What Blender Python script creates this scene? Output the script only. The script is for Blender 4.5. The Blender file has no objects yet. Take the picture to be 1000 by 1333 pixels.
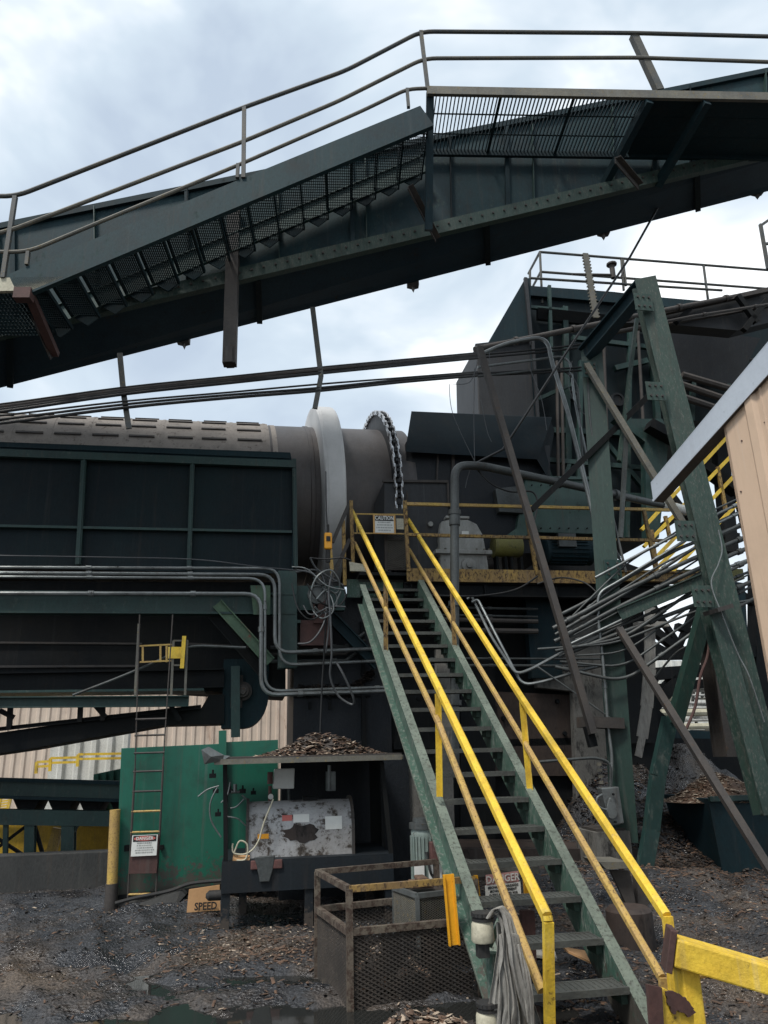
import bpy, bmesh, math, random
from mathutils import Vector, Matrix, noise
random.seed(7)
R = math.radians
scn = bpy.context.scene
col = scn.collection
# ------------------------------------------------------------------ camera
FPX, PITCH, ROLL, EYE = 975.0, R(17.6), R(1.45), 1.6
cam_d = bpy.data.cameras.new('camera'); cam = bpy.data.objects.new('camera', cam_d); col.objects.link(cam)
cam.location = (0, 0, EYE)
cam.matrix_world = Matrix.Translation((0, 0, EYE)) @ Matrix.Rotation(R(90) + PITCH, 4, 'X') @ Matrix.Rotation(-ROLL, 4, 'Z')
cam_d.sensor_fit = 'VERTICAL'; cam_d.sensor_height = 36.0; cam_d.lens = 36.0 * FPX / 1333.0
cam_d.clip_start = 0.05; cam_d.clip_end = 3000
scn.camera = cam
# ------------------------------------------------------------------ sky, sun, exposure
SUN_EL, SUN_AZ = R(58), R(215)      # azimuth clockwise from +Y: behind the camera, to the left
w = bpy.data.worlds.new('World'); scn.world = w; w.use_nodes = True
nt = w.node_tree; N = nt.nodes; L = nt.links; N.clear()
out = N.new('ShaderNodeOutputWorld'); bg = N.new('ShaderNodeBackground'); bg.inputs['Strength'].default_value = 0.1
sky = N.new('ShaderNodeTexSky'); sky.sky_type = 'NISHITA'; sky.sun_disc = False
sky.sun_elevation = SUN_EL; sky.sun_rotation = SUN_AZ; sky.dust_density = 2.0
tc = N.new('ShaderNodeTexCoord'); mp = N.new('ShaderNodeMapping'); mp.inputs['Scale'].default_value = (1.5, 1.5, 2.6); mp.inputs['Location'].default_value = (0.35, 0.1, 0.55)
n1 = N.new('ShaderNodeTexNoise'); n1.inputs['Scale'].default_value = 1.9; n1.inputs['Detail'].default_value = 5; n1.inputs['Roughness'].default_value = 0.5; n1.inputs['Distortion'].default_value = 0.35
cr = N.new('ShaderNodeValToRGB'); cr.color_ramp.elements[0].position = 0.34; cr.color_ramp.elements[0].color = (4.5, 5.3, 6.3, 1)
cr.color_ramp.elements[1].position = 0.64; cr.color_ramp.elements[1].color = (11.0, 11.2, 11.2, 1)
e = cr.color_ramp.elements.new(0.46); e.color = (5.7, 6.6, 7.4, 1)
e = cr.color_ramp.elements.new(0.53); e.color = (7.0, 7.7, 8.3, 1)
mx = N.new('ShaderNodeMixRGB'); mx.inputs[0].default_value = 0.86
L.new(tc.outputs['Generated'], mp.inputs[0]); L.new(mp.outputs[0], n1.inputs[0]); L.new(n1.outputs[0], cr.inputs[0])
L.new(sky.outputs[0], mx.inputs[1]); L.new(cr.outputs[0], mx.inputs[2]); L.new(mx.outputs[0], bg.inputs[0]); L.new(bg.outputs[0], out.inputs[0])
sd = bpy.data.lights.new('sun', 'SUN'); sd.energy = 2.4; sd.angle = R(12); sd.color = (1, 0.96, 0.9)
so = bpy.data.objects.new('sun', sd); col.objects.link(so)
sv = Vector((math.sin(SUN_AZ) * math.cos(SUN_EL), math.cos(SUN_AZ) * math.cos(SUN_EL), math.sin(SUN_EL)))
so.rotation_euler = sv.to_track_quat('Z', 'Y').to_euler(); so.location = sv * 60
scn.view_settings.view_transform = 'Standard'; scn.view_settings.look = 'None'; scn.view_settings.gamma = 1; scn.view_settings.exposure = 0.45
scn.cycles.max_bounces = 6; scn.cycles.diffuse_bounces = 3; scn.cycles.glossy_bounces = 3; scn.cycles.use_denoising = True
# ------------------------------------------------------------------ frames and plan helpers
def frame(deg):
    t = R(deg)
    return Vector((math.cos(t), math.sin(t), 0)), Vector((-math.sin(t), math.cos(t), 0))
U, V = frame(10); Z = Vector((0, 0, 1))
UC, VC = frame(3)                       # the overhead conveyor runs at its own angle
CAM = Vector((0, 0, EYE))
def ray(px, py):
    x, y = px - 500, 666.5 - py
    c, s = math.cos(ROLL), math.sin(ROLL)
    xr, yr = c * x + s * y, -s * x + c * y
    return (FPX * Vector((0, math.cos(PITCH), math.sin(PITCH))) + xr * Vector((1, 0, 0)) + yr * Vector((0, -math.sin(PITCH), math.cos(PITCH)))) / FPX
def pl(px, py, n, k):
    r = ray(px, py); return CAM + r * ((k - CAM.dot(n)) / r.dot(n))
def A(px, py, v): return pl(px, py, V, v)       # survey point on the plane v = const of the plant grid
def AU(px, py, u): return pl(px, py, U, u)
def AH(px, py, h): return pl(px, py, Z, h)
def AC(px, py, d): return pl(px, py, VC, d)
def P(u, v, h): return u * U + v * V + Z * h
def UVH(p): return (p.dot(U), p.dot(V), p.z)
# ------------------------------------------------------------------ mesh builder
class MB:
    def __init__(s): s.v = []; s.f = []; s.sm = []
    def add(s, vs, fs, smooth=False):
        b = len(s.v); s.v += [Vector(p) for p in vs]; s.f += [tuple(b + i for i in f) for f in fs]; s.sm += [smooth] * len(fs); return s
    def hexa(s, p):      # 8 points: bottom 4 ccw, top 4
        return s.add(p, [(3, 2, 1, 0), (4, 5, 6, 7), (0, 1, 5, 4), (1, 2, 6, 5), (2, 3, 7, 6), (3, 0, 4, 7)])
    def box(s, u0, u1, v0, v1, h0, h1, fr=None):
        a, b = fr or (U, V)
        q = [(u0, v0), (u1, v0), (u1, v1), (u0, v1)]
        return s.hexa([a * x + b * y + Z * h0 for x, y in q] + [a * x + b * y + Z * h1 for x, y in q])
    def beam(s, p, q, wd, dp, up=None, side=None):
        p, q = Vector(p), Vector(q); d = (q - p).normalized()
        up = Vector(up) if up is not None else Z
        if abs(d.dot(up)) > 0.98: up = V
        sd_ = d.cross(up).normalized(); u2 = sd_.cross(d).normalized()
        a, b = sd_ * wd / 2, u2 * dp / 2
        return s.hexa([p - a - b, p + a - b, q + a - b, q - a - b, p - a + b, p + a + b, q + a + b, q - a + b])
    def prof(s, p, q, pts, up=None):   # extruded open/closed outline in (side, up) coordinates
        p, q = Vector(p), Vector(q); d = (q - p).normalized()
        up = Vector(up) if up is not None else Z
        if abs(d.dot(up)) > 0.98: up = V
        sd_ = d.cross(up).normalized(); u2 = sd_.cross(d).normalized()
        n = len(pts); vs = [p + sd_ * a + u2 * b for a, b in pts] + [q + sd_ * a + u2 * b for a, b in pts]
        fs = [(i, (i + 1) % n, n + (i + 1) % n, n + i) for i in range(n)] + [tuple(range(n - 1, -1, -1)), tuple(range(n, 2 * n))]
        return s.add(vs, fs)
    def ibeam(s, p, q, wd, dp, t=0.02, up=None):
        a, b = wd / 2, dp / 2
        return s.prof(p, q, [(-a, -b), (a, -b), (a, -b + t), (t / 2, -b + t), (t / 2, b - t), (a, b - t), (a, b), (-a, b), (-a, b - t), (-t / 2, b - t), (-t / 2, -b + t), (-a, -b + t)], up)
    def chan(s, p, q, wd, dp, t=0.015, up=None, sgn=1):  # web at side 0, flanges towards sgn*side
        b = dp / 2; w_ = wd * sgn; t2 = t * sgn
        return s.prof(p, q, [(0, -b), (w_, -b), (w_, -b + t), (t2, -b + t), (t2, b - t), (w_, b - t), (w_, b), (0, b)], up)
    def angle(s, p, q, a, t=0.01, up=None, sgn=1):
        return s.prof(p, q, [(0, 0), (a * sgn, 0), (a * sgn, t), (t * sgn, t), (t * sgn, a), (0, a)], up)
    def tube(s, pts, r, n=8, closed=False):
        pts = [Vector(p) for p in pts]; m = len(pts); vs = []; up = None
        for i, p in enumerate(pts):
            a = pts[(i - 1) % m] if (closed or i > 0) else p
            b = pts[(i + 1) % m] if (closed or i < m - 1) else p
            d = (b - a).normalized()
            if up is None:
                up = Z if abs(d.dot(Z)) < 0.9 else U
            x = d.cross(up).normalized(); y = x.cross(d).normalized(); up = y
            rr = r[i] if isinstance(r, (list, tuple)) else r
            for k in range(n):
                t = 2 * math.pi * k / n; vs.append(p + (x * math.cos(t) + y * math.sin(t)) * rr)
        fs = []
        for i in range(m if closed else m - 1):
            j = (i + 1) % m
            for k in range(n): fs.append((i * n + k, i * n + (k + 1) % n, j * n + (k + 1) % n, j * n + k))
        s.add(vs, fs, True)
        if not closed: s.add(vs[:n], [tuple(range(n - 1, -1, -1))]); s.add(vs[-n:], [tuple(range(n))])
        return s
    def lathe(s, c, axis, prof, n=32, a0=0, a1=360, smooth=True, cap=False):   # prof: (t along axis, radius)
        axis = Vector(axis).normalized(); x = axis.cross(Z)
        x = (U if x.length < 0.1 else x).normalized()
        x = (x - axis * x.dot(axis)).normalized(); y = axis.cross(x).normalized(); full = abs(a1 - a0) >= 360
        m = n if full else n + 1; vs = []
        for t, r in prof:
            for k in range(m):
                g = R(a0 + (a1 - a0) * k / n); vs.append(Vector(c) + axis * t + (x * math.cos(g) + y * math.sin(g)) * r)
        fs = []
        for i in range(len(prof) - 1):
            for k in range(n):
                fs.append((i * m + k, i * m + (k + 1) % m, (i + 1) * m + (k + 1) % m, (i + 1) * m + k))
        s.add(vs, fs, smooth)
        if cap: s.add(vs[:m], [tuple(range(m))]); s.add(vs[-m:], [tuple(range(m - 1, -1, -1))])
        return s
    def cyl(s, p, q, r, n=16, r2=None):
        p, q = Vector(p), Vector(q)
        return s.lathe(p, q - p, [(0, r), ((q - p).length, r if r2 is None else r2)], n, cap=True)
    def poly(s, pts, th):
        pts = [Vector(p) for p in pts]; th = Vector(th); n = len(pts)
        return s.add(pts + [p + th for p in pts], [tuple(range(n - 1, -1, -1)), tuple(range(n, 2 * n))] + [(i, (i + 1) % n, n + (i + 1) % n, n + i) for i in range(n)])
    def make(s, name, mat, origin, smooth_all=False, bevel=0):
        me = bpy.data.meshes.new(name); me.from_pydata([p - origin for p in s.v], [], s.f)
        for poly, k in zip(me.polygons, s.sm): poly.use_smooth = k or smooth_all
        bm = bmesh.new(); bm.from_mesh(me); bmesh.ops.recalc_face_normals(bm, faces=bm.faces); bm.to_mesh(me); bm.free()
        if any(s.sm): me.set_sharp_from_angle(angle=R(38))
        me.materials.append(mat); o = bpy.data.objects.new(name, me); col.objects.link(o)
        if bevel:
            b = o.modifiers.new('bevel', 'BEVEL'); b.width = bevel; b.segments = 2; b.limit_method = 'ANGLE'; b.angle_limit = R(40)
        return o
def base_of(vs):
    lo = Vector((min(p.x for p in vs), min(p.y for p in vs), min(p.z for p in vs))); hi = Vector((max(p.x for p in vs), max(p.y for p in vs), 0))
    return Vector(((lo.x + hi.x) / 2, (lo.y + hi.y) / 2, lo.z))
def tag(o, label=None, cat=None, group=None, kind=None):
    if label: o['label'] = label
    if cat: o['category'] = cat
    if group: o['group'] = group
    if kind: o['kind'] = kind
    return o
def one(name, mb, mat, label=None, cat=None, group=None, kind=None, bevel=0):
    o = None; org = base_of(mb.v); o = mb.make(name, mat, Vector((0, 0, 0)) if kind == 'structure' else org, bevel=bevel)
    if kind != 'structure': o.location = org
    return tag(o, label, cat, group, kind)
SPLIT = dict(cladding_cleats='cladding_cleat', boot='boot', belly_ribs='belly_rib', side_stiffeners='side_stiffener', strut='strut', end_rims='end_rim', tread_bracket='tread_bracket', joists='joist', bolts='bolt', stiffener='stiffener', ribs='rib', members='member', legs='leg', feet='foot', rail='rail', post='post', hoppers='hopper', cross_brace='cross_brace', lugs='lug', valve_bodies='valve_body', screws='screw', inner_pipes='inner_pipe', inspection_port='inspection_port', frame_members='member', side_rail='side_rail', chain_gate_bars='gate_bar', gate_rail='gate_rail', tie_bar='tie_bar', brackets='bracket', cladding_joints='cladding_joint', notice_sticker='notice_sticker', shaft_end='shaft_end', rivets='rivet')
def pieces(mb):
    key = [tuple(round(c, 5) for c in p) for p in mb.v]; par = {}
    def f(a):
        while par.setdefault(a, a) != a: par[a] = par[par[a]]; a = par[a]
        return a
    for fc in mb.f:
        for i in fc[1:]: par[f(key[fc[0]])] = f(key[i])
    g = {}
    for fi, fc in enumerate(mb.f): g.setdefault(f(key[fc[0]]), []).append(fi)
    o = []
    for fl in g.values():
        m = MB(); mp = {}
        for fi in fl:
            for i in mb.f[fi]:
                if i not in mp: mp[i] = len(m.v); m.v.append(mb.v[i])
            m.f.append(tuple(mp[i] for i in mb.f[fi])); m.sm.append(mb.sm[fi])
        o.append(m)
    return o
class Thing:
    def __init__(s, name, label, cat, group=None): s.a = (name, label, cat, group); s.parts = []
    def part(s, name, mb, mat, under=None, label=None, bevel=0, kind=None):
        if name in SPLIT:
            for q in pieces(mb): k = s._part(SPLIT[name], q, mat, under, label, bevel, kind)
            return k
        return s._part(name, mb, mat, under, label, bevel, kind)
    def _part(s, name, mb, mat, under=None, label=None, bevel=0, kind=None):
        s.parts.append((name, mb, mat, under, label, bevel, kind)); return len(s.parts) - 1
    def done(s, loc=None):
        name, label, cat, group = s.a
        org = loc or base_of([p for q in s.parts for p in q[1].v])
        root = bpy.data.objects.new(name, None); root.empty_display_size = 0.2; col.objects.link(root); root.location = org
        tag(root, label, cat, group); made = []
        for (n, mb, mat, under, lb, bv, kd) in s.parts:
            o = mb.make(n, mat, org, bevel=bv)
            o.parent = root if under is None else made[under]; tag(o, label=lb, kind=kd)
            made.append(o)
        s.root = root; s.objs = made
        return root
# ------------------------------------------------------------------ materials
def hexc(h):
    c = [int(h[i:i + 2], 16) / 255 for i in (0, 2, 4)]
    return tuple(((x / 12.92) if x < 0.04045 else ((x + 0.055) / 1.055) ** 2.4) for x in c)
def mat(name, base, second=None, spots=None, spot_amt=0.35, rough=0.6, metal=0.0, scale=1.5, spot_scale=6.0, bump=0.15, streak=1.0, var=0.5, spec=0.4, fine=40.0, runs=0.4, grime=0.35, mud=0.0):
    """base colour drifting to a second one, with sharp-edged spots of a third (rust, bare metal, dirt)"""
    m = bpy.data.materials.new(name); m.use_nodes = True; nt = m.node_tree; N = nt.nodes; L = nt.links
    b = N['Principled BSDF']; b.inputs['Roughness'].default_value = rough; b.inputs['Metallic'].default_value = metal; b.inputs['Specular IOR Level'].default_value = spec
    tc = N.new('ShaderNodeTexCoord'); mp = N.new('ShaderNodeMapping'); mp.inputs['Scale'].default_value = (1, 1, 1 / streak)
    L.new(tc.outputs['Object'], mp.inputs[0])
    def nz(sc, det, rg=0.6):
        n = N.new('ShaderNodeTexNoise'); n.inputs['Scale'].default_value = sc; n.inputs['Detail'].default_value = det; n.inputs['Roughness'].default_value = rg
        L.new(mp.outputs[0], n.inputs[0]); return n.outputs[0]
    def ramp(src, p0, p1):
        r = N.new('ShaderNodeMapRange'); r.inputs[1].default_value = p0; r.inputs[2].default_value = p1; L.new(src, r.inputs[0]); return r.outputs[0]
    def mixc(f, a, c):
        x = N.new('ShaderNodeMixRGB')
        L.new(f, x.inputs[0])
        for i, k in ((1, a), (2, c)):
            if isinstance(k, tuple): x.inputs[i].default_value = (*k, 1)
            else: L.new(k, x.inputs[i])
        return x.outputs[0]
    second = second or tuple(c * (1 - var) for c in base)
    cur = mixc(ramp(nz(scale, 6), 0.35, 0.65), base, second)
    fn = nz(fine, 3, 0.7)
    dk = mixc(ramp(fn, 0.4, 0.75), (1, 1, 1), (1 - var * 0.6,) * 3)
    mu = N.new('ShaderNodeMixRGB'); mu.blend_type = 'MULTIPLY'; mu.inputs[0].default_value = 1; L.new(cur, mu.inputs[1]); L.new(dk, mu.inputs[2]); cur = mu.outputs[0]
    hgt = fn
    if spots:
        t = 0.72 - spot_amt * 0.45
        f = ramp(nz(spot_scale, 9, 0.74), t, t + 0.09)
        spc = mixc(ramp(nz(spot_scale * 3, 4), 0.35, 0.65), spots, tuple(c * 0.45 for c in spots))
        cur = mixc(f, cur, spc)
        rr = N.new('ShaderNodeMapRange'); rr.inputs[3].default_value = rough; rr.inputs[4].default_value = 0.9; L.new(f, rr.inputs[0]); L.new(rr.outputs[0], b.inputs['Roughness'])
    def nw(vec, sc, det, rg=0.6):
        q = N.new('ShaderNodeMapping'); q.inputs['Scale'].default_value = vec; L.new(tc.outputs['Object'], q.inputs[0])
        n = N.new('ShaderNodeTexNoise'); n.inputs['Scale'].default_value = sc; n.inputs['Detail'].default_value = det; n.inputs['Roughness'].default_value = rg; L.new(q.outputs[0], n.inputs[0]); return n.outputs[0]
    def lim(src, p0, p1, hi):
        r = N.new('ShaderNodeMapRange'); r.inputs[1].default_value = p0; r.inputs[2].default_value = p1; r.inputs[4].default_value = hi; L.new(src, r.inputs[0]); return r.outputs[0]
    if runs:      # rust and dust washed down the face in thin vertical runs
        lum = sum(base) / 3
        cur = mixc(lim(nw((9, 9, 0.5), 1.6, 5, 0.65), 0.56, 0.72, runs), cur, (0.055 + lum * .25, 0.040 + lum * .22, 0.030 + lum * .20))
        cur = mixc(lim(nw((14, 14, 0.35), 1.1, 4, 0.6), 0.60, 0.74, runs * .6), cur, (0.06 + lum, 0.065 + lum, 0.062 + lum))
    if grime:     # greasy soot in broad soft patches
        cur = mixc(lim(nw((1, 1, 1), 2.6, 7, 0.7), 0.48, 0.72, grime), cur, (0.016, 0.015, 0.014))
    if mud:       # mud splashed up from the yard
        g_ = N.new('ShaderNodeNewGeometry'); sp_ = N.new('ShaderNodeSeparateXYZ'); L.new(g_.outputs['Position'], sp_.inputs[0])
        hz = N.new('ShaderNodeMapRange'); hz.inputs[1].default_value = 0.0; hz.inputs[2].default_value = mud; hz.inputs[3].default_value = 0.30; hz.inputs[4].default_value = 0.78; L.new(sp_.outputs[2], hz.inputs[0])
        cmp_ = N.new('ShaderNodeMath'); cmp_.operation = 'SUBTRACT'; L.new(nw((1, 1, 1), 14, 8, 0.75), cmp_.inputs[0]); L.new(hz.outputs[0], cmp_.inputs[1])
        cur = mixc(lim(cmp_.outputs[0], 0.0, 0.06, 0.9), cur, (0.060, 0.050, 0.042))
    L.new(cur, b.inputs['Base Color'])
    if bump:
        bp = N.new('ShaderNodeBump'); bp.inputs['Strength'].default_value = bump; bp.inputs['Distance'].default_value = 0.01; L.new(hgt, bp.inputs['Height']); L.new(bp.outputs[0], b.inputs['Normal'])
    return m
M = {}
RUST = (0.10, 0.045, 0.025)
M['navy'] = mat('navy_steel', (0.006, 0.019, 0.026), (0.010, 0.030, 0.037), (0.040, 0.046, 0.044), 0.26, 0.7, spec=.22, runs=.22, scale=0.9, spot_scale=7, streak=2.5)
M['navygreen'] = mat('dark_green_steel', (0.011, 0.034, 0.032), (0.018, 0.052, 0.046), (0.075, 0.10, 0.09), 0.36, 0.55, scale=1.2, spot_scale=9, streak=2)
M['panel'] = mat('sooty_panel_steel', (0.004, 0.009, 0.013), (0.006, 0.016, 0.019), (0.022, 0.030, 0.030), 0.25, 0.7, spec=.2, runs=.2, scale=0.8, spot_scale=5, streak=3)
M['stair_green'] = mat('scuffed_green_paint', (0.038, 0.090, 0.066), (0.062, 0.118, 0.090), (0.20, 0.235, 0.205), 0.48, 0.55, scale=3, spot_scale=34, streak=3, fine=90, mud=.5)
M['stair_edge'] = mat('dusty_flange', (0.15, 0.18, 0.145), (0.105, 0.13, 0.105), (0.055, 0.055, 0.045), 0.38, 0.7, scale=5, spot_scale=40)
M['col_green'] = mat('green_column_paint', (0.010, 0.032, 0.025), (0.018, 0.045, 0.036), (0.07, 0.09, 0.075), 0.33, 0.5, scale=1.6, spot_scale=22, streak=3)
M['col_pale'] = mat('weathered_green_column', (0.030, 0.060, 0.048), (0.018, 0.040, 0.033), (0.10, 0.118, 0.104), 0.45, 0.6, scale=1.5, spot_scale=42, streak=3)
M['cab'] = mat('enamel_green', (0.008, 0.098, 0.066), (0.008, 0.098, 0.060), (0.02, 0.05, 0.035), 0.10, 0.35, scale=0.8, spot_scale=9, streak=3, var=0.12, bump=0.04, mud=0.9, grime=.5, runs=.5)
M['yellow'] = mat('yellow_rail_paint', (0.78, 0.55, 0.055), (0.68, 0.44, 0.04), (0.10, 0.05, 0.02), 0.27, 0.5, scale=6, spot_scale=26, var=0.32, bump=0.3, fine=60, grime=.5, runs=.35, mud=.4)
M['yellow_dirty'] = mat('worn_yellow_paint', (0.50, 0.34, 0.08), (0.40, 0.26, 0.10), (0.20, 0.12, 0.07), 0.42, 0.6, scale=4, spot_scale=60, var=0.25)
M['yellow_rust'] = mat('rusty_yellow_paint', (0.34, 0.22, 0.06), (0.20, 0.13, 0.06), (0.09, 0.055, 0.035), 0.50, 0.7, scale=4, spot_scale=34, var=0.3, streak=2)
M['grail'] = mat('grimy_rail', (0.16, 0.15, 0.12), (0.10, 0.10, 0.09), (0.26, 0.20, 0.09), 0.35, 0.65, scale=3, spot_scale=24)
M['navrail'] = mat('dark_rail', (0.055, 0.065, 0.07), (0.09, 0.085, 0.07), (0.22, 0.18, 0.10), 0.35, 0.6, scale=3, spot_scale=24)
M['galv'] = mat('galvanised_conduit', (0.22, 0.24, 0.24), (0.13, 0.14, 0.14), (0.07, 0.06, 0.05), 0.25, 0.42, 0.6, scale=3, spot_scale=12, var=0.25)
M['pipe'] = mat('dull_grey_pipe', (0.085, 0.095, 0.095), (0.05, 0.055, 0.055), (0.12, 0.09, 0.06), 0.25, 0.5, 0.3, scale=2.5, spot_scale=10)
M['cable'] = mat('black_cable', (0.018, 0.019, 0.020), None, None, 0, 0.45, bump=0.02, runs=0, grime=0)
M['wire'] = mat('grey_cable', (0.09, 0.095, 0.10), (0.05, 0.055, 0.06), None, 0, 0.5, bump=0.02, runs=0, grime=0)
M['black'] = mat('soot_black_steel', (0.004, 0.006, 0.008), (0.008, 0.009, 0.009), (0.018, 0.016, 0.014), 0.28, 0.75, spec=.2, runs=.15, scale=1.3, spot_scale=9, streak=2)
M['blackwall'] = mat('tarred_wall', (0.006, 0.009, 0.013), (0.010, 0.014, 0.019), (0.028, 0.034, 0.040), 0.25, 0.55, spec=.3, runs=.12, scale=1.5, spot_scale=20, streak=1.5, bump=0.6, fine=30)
M['brown'] = mat('heat_browned_plate', (0.060, 0.040, 0.031), (0.034, 0.027, 0.025), (0.012, 0.011, 0.011), 0.4, 0.7, scale=1.2, spot_scale=4, streak=2.2)
M['conc'] = mat('stained_concrete', (0.17, 0.165, 0.15), (0.09, 0.088, 0.082), (0.035, 0.034, 0.033), 0.42, 0.9, scale=1.6, spot_scale=5, streak=2.5, bump=0.5, fine=60)
M['curb'] = mat('blackened_concrete', (0.030, 0.032, 0.032), (0.05, 0.05, 0.048), (0.11, 0.105, 0.095), 0.22, 0.85, scale=1.6, spot_scale=4, streak=2, bump=0.5)
M['drum'] = mat('mill_scale_drum', (0.078, 0.077, 0.081), (0.095, 0.083, 0.077), (0.13, 0.13, 0.12), 0.2, 0.55, 0.25, scale=0.7, spot_scale=6, var=0.25, bump=0.1, streak=2)
M['drum_pale'] = mat('dusty_drum_shell', (0.25, 0.225, 0.20), (0.19, 0.17, 0.155), (0.12, 0.10, 0.085), 0.36, 0.8, scale=1.2, spot_scale=10, var=0.2, bump=0.15)
M['tyre'] = mat('polished_riding_ring', (0.52, 0.52, 0.515), (0.42, 0.42, 0.415), (0.26, 0.235, 0.21), 0.16, 0.55, 0.25, scale=1.2, spot_scale=4, streak=2, var=0.1, bump=0.02, runs=0, grime=.15)
M['chain'] = mat('bare_chain_steel', (0.62, 0.64, 0.66), (0.42, 0.43, 0.45), (0.12, 0.10, 0.09), 0.15, 0.35, 0.5, scale=6, spot_scale=20, runs=0, grime=.15)
M['duct'] = mat('soot_streaked_duct', (0.036, 0.038, 0.041), (0.020, 0.023, 0.027), (0.13, 0.11, 0.09), 0.20, 0.6, 0.2, scale=0.8, spot_scale=1.8, streak=3)
M['gear'] = mat('grey_gearbox_paint', (0.36, 0.37, 0.355), (0.20, 0.20, 0.185), (0.10, 0.085, 0.07), 0.28, 0.5, scale=2.5, spot_scale=9, streak=2, var=0.2)
M['machine'] = mat('machine_green_paint', (0.045, 0.095, 0.080), (0.032, 0.070, 0.060), (0.03, 0.035, 0.03), 0.28, 0.45, scale=1.8, spot_scale=8, streak=2, var=0.25)
M['tankpaint'] = mat('flaking_silver_paint', (0.46, 0.47, 0.48), (0.30, 0.29, 0.28), (0.085, 0.070, 0.058), 0.48, 0.6, 0.1, scale=2.2, spot_scale=9, var=0.35, bump=0.3, runs=0, grime=.15)
M['tabled'] = mat('slate_painted_steel', (0.011, 0.016, 0.021), (0.008, 0.012, 0.016), (0.028, 0.030, 0.030), 0.22, 0.6, mud=.4, spec=.25, runs=.2, scale=1.5, spot_scale=10)
M['cagemat'] = mat('muddy_mesh_steel', (0.060, 0.050, 0.042), (0.036, 0.032, 0.029), (0.11, 0.095, 0.075), 0.35, 0.8, scale=4, spot_scale=14)
M['cagerail'] = mat('chipped_cage_rail', (0.13, 0.11, 0.085), (0.085, 0.065, 0.05), (0.06, 0.038, 0.028), 0.55, 0.7, scale=4, spot_scale=16)
M['tread'] = mat('gritty_tread', (0.050, 0.054, 0.050), (0.075, 0.080, 0.072), (0.14, 0.14, 0.12), 0.25, 0.8, scale=4, spot_scale=30, bump=0.4)
M['greymotor'] = mat('grey_green_motor', (0.22, 0.28, 0.26), (0.17, 0.21, 0.19), (0.09, 0.06, 0.045), 0.22, 0.5, scale=4, spot_scale=14, var=0.2)
M['redbox'] = mat('faded_red_casting', (0.13, 0.055, 0.05), (0.09, 0.045, 0.04), (0.25, 0.22, 0.20), 0.25, 0.7, scale=8, spot_scale=30)
M['rag'] = mat('mud_stiff_cloth', (0.30, 0.29, 0.265), (0.20, 0.19, 0.17), (0.09, 0.08, 0.07), 0.32, 0.95, scale=5, spot_scale=12, streak=3, bump=0.5, fine=90)
M['cream'] = mat('cream_plastic', (0.50, 0.47, 0.36), (0.38, 0.36, 0.27), (0.16, 0.15, 0.12), 0.25, 0.6, scale=6, spot_scale=16, runs=0, grime=.15)
M['rubber'] = mat('black_rubber', (0.018, 0.018, 0.018), (0.03, 0.03, 0.03), (0.12, 0.115, 0.10), 0.15, 0.7, spot_scale=24)
M['beige'] = mat('beige_sheet_metal', (0.55, 0.40, 0.285), (0.50, 0.365, 0.26), (0.25, 0.16, 0.10), 0.10, 0.45, scale=0.8, spot_scale=16, streak=5, var=0.08, bump=0.06, grime=.12, runs=.25)
M['trim'] = mat('pale_metal_trim', (0.44, 0.48, 0.53), (0.38, 0.42, 0.47), (0.22, 0.24, 0.27), .2, 0.4, 0.2, scale=1, var=0.1, bump=0.04, spot_scale=20, grime=.1, runs=.2)
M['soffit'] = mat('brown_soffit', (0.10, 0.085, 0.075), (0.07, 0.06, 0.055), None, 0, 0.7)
M['redbrown'] = mat('primer_brown', (0.085, 0.040, 0.034), (0.065, 0.033, 0.03), (0.14, 0.06, 0.03), 0.2, 0.7, scale=5, spot_scale=18)
M['ply'] = mat('plywood', (0.50, 0.29, 0.14), (0.42, 0.24, 0.11), (0.20, 0.11, 0.06), 0.22, 0.8, scale=3, spot_scale=8, var=0.1, runs=0, grime=.15)
M['white'] = mat('sign_white', (0.68, 0.69, 0.66), (0.60, 0.61, 0.58), (0.30, 0.27, 0.22), 0.12, 0.5, scale=6, spot_scale=40, var=0.1, bump=0.02, runs=0, grime=0)
M['signred'] = mat('faded_sign_red', (0.50, 0.13, 0.11), (0.42, 0.12, 0.11), None, 0, 0.5, var=0.1, bump=0.02, runs=0, grime=0)
M['signred2'] = mat('bleached_sign_pink', (0.52, 0.28, 0.26), (0.48, 0.25, 0.24), None, 0, 0.5, var=0.1, bump=0.02, runs=0, grime=0)
M['ink'] = mat('sign_black_ink', (0.02, 0.02, 0.02), None, None, 0, 0.6, bump=0, runs=0, grime=0)
M['orangetape'] = mat('amber_border', (0.62, 0.36, 0.12), (0.5, 0.28, 0.1), None, 0, 0.6, runs=0, grime=0)
M['hoist'] = mat('orange_yellow_plastic', (0.80, 0.36, 0.02), (0.7, 0.3, 0.02), None, 0, 0.4, var=0.1, runs=0, grime=0)
M['amberguard'] = mat('amber_guard_paint', (0.78, 0.38, 0.015), (0.70, 0.33, 0.015), (0.10, 0.06, 0.04), 0.22, 0.5, spot_scale=22, var=0.1)
M['farwall'] = mat('cream_corrugated_wall', (0.60, 0.50, 0.41), (0.50, 0.40, 0.32), (0.40, 0.27, 0.20), 0.28, 0.7, scale=0.5, spot_scale=0.9, streak=4, var=0.12, bump=0, runs=0, grime=.15)
M['farwhite'] = mat('white_container_paint', (0.66, 0.66, 0.62), (0.55, 0.55, 0.5), (0.3, 0.25, 0.2), 0.12, 0.6, spot_scale=3, runs=0, grime=.15)
M['faryellow'] = mat('yellow_tank_paint', (0.52, 0.33, 0.02), (0.42, 0.25, 0.02), (0.10, 0.08, 0.05), 0.18, 0.6, scale=1, spot_scale=3, streak=2)
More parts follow.
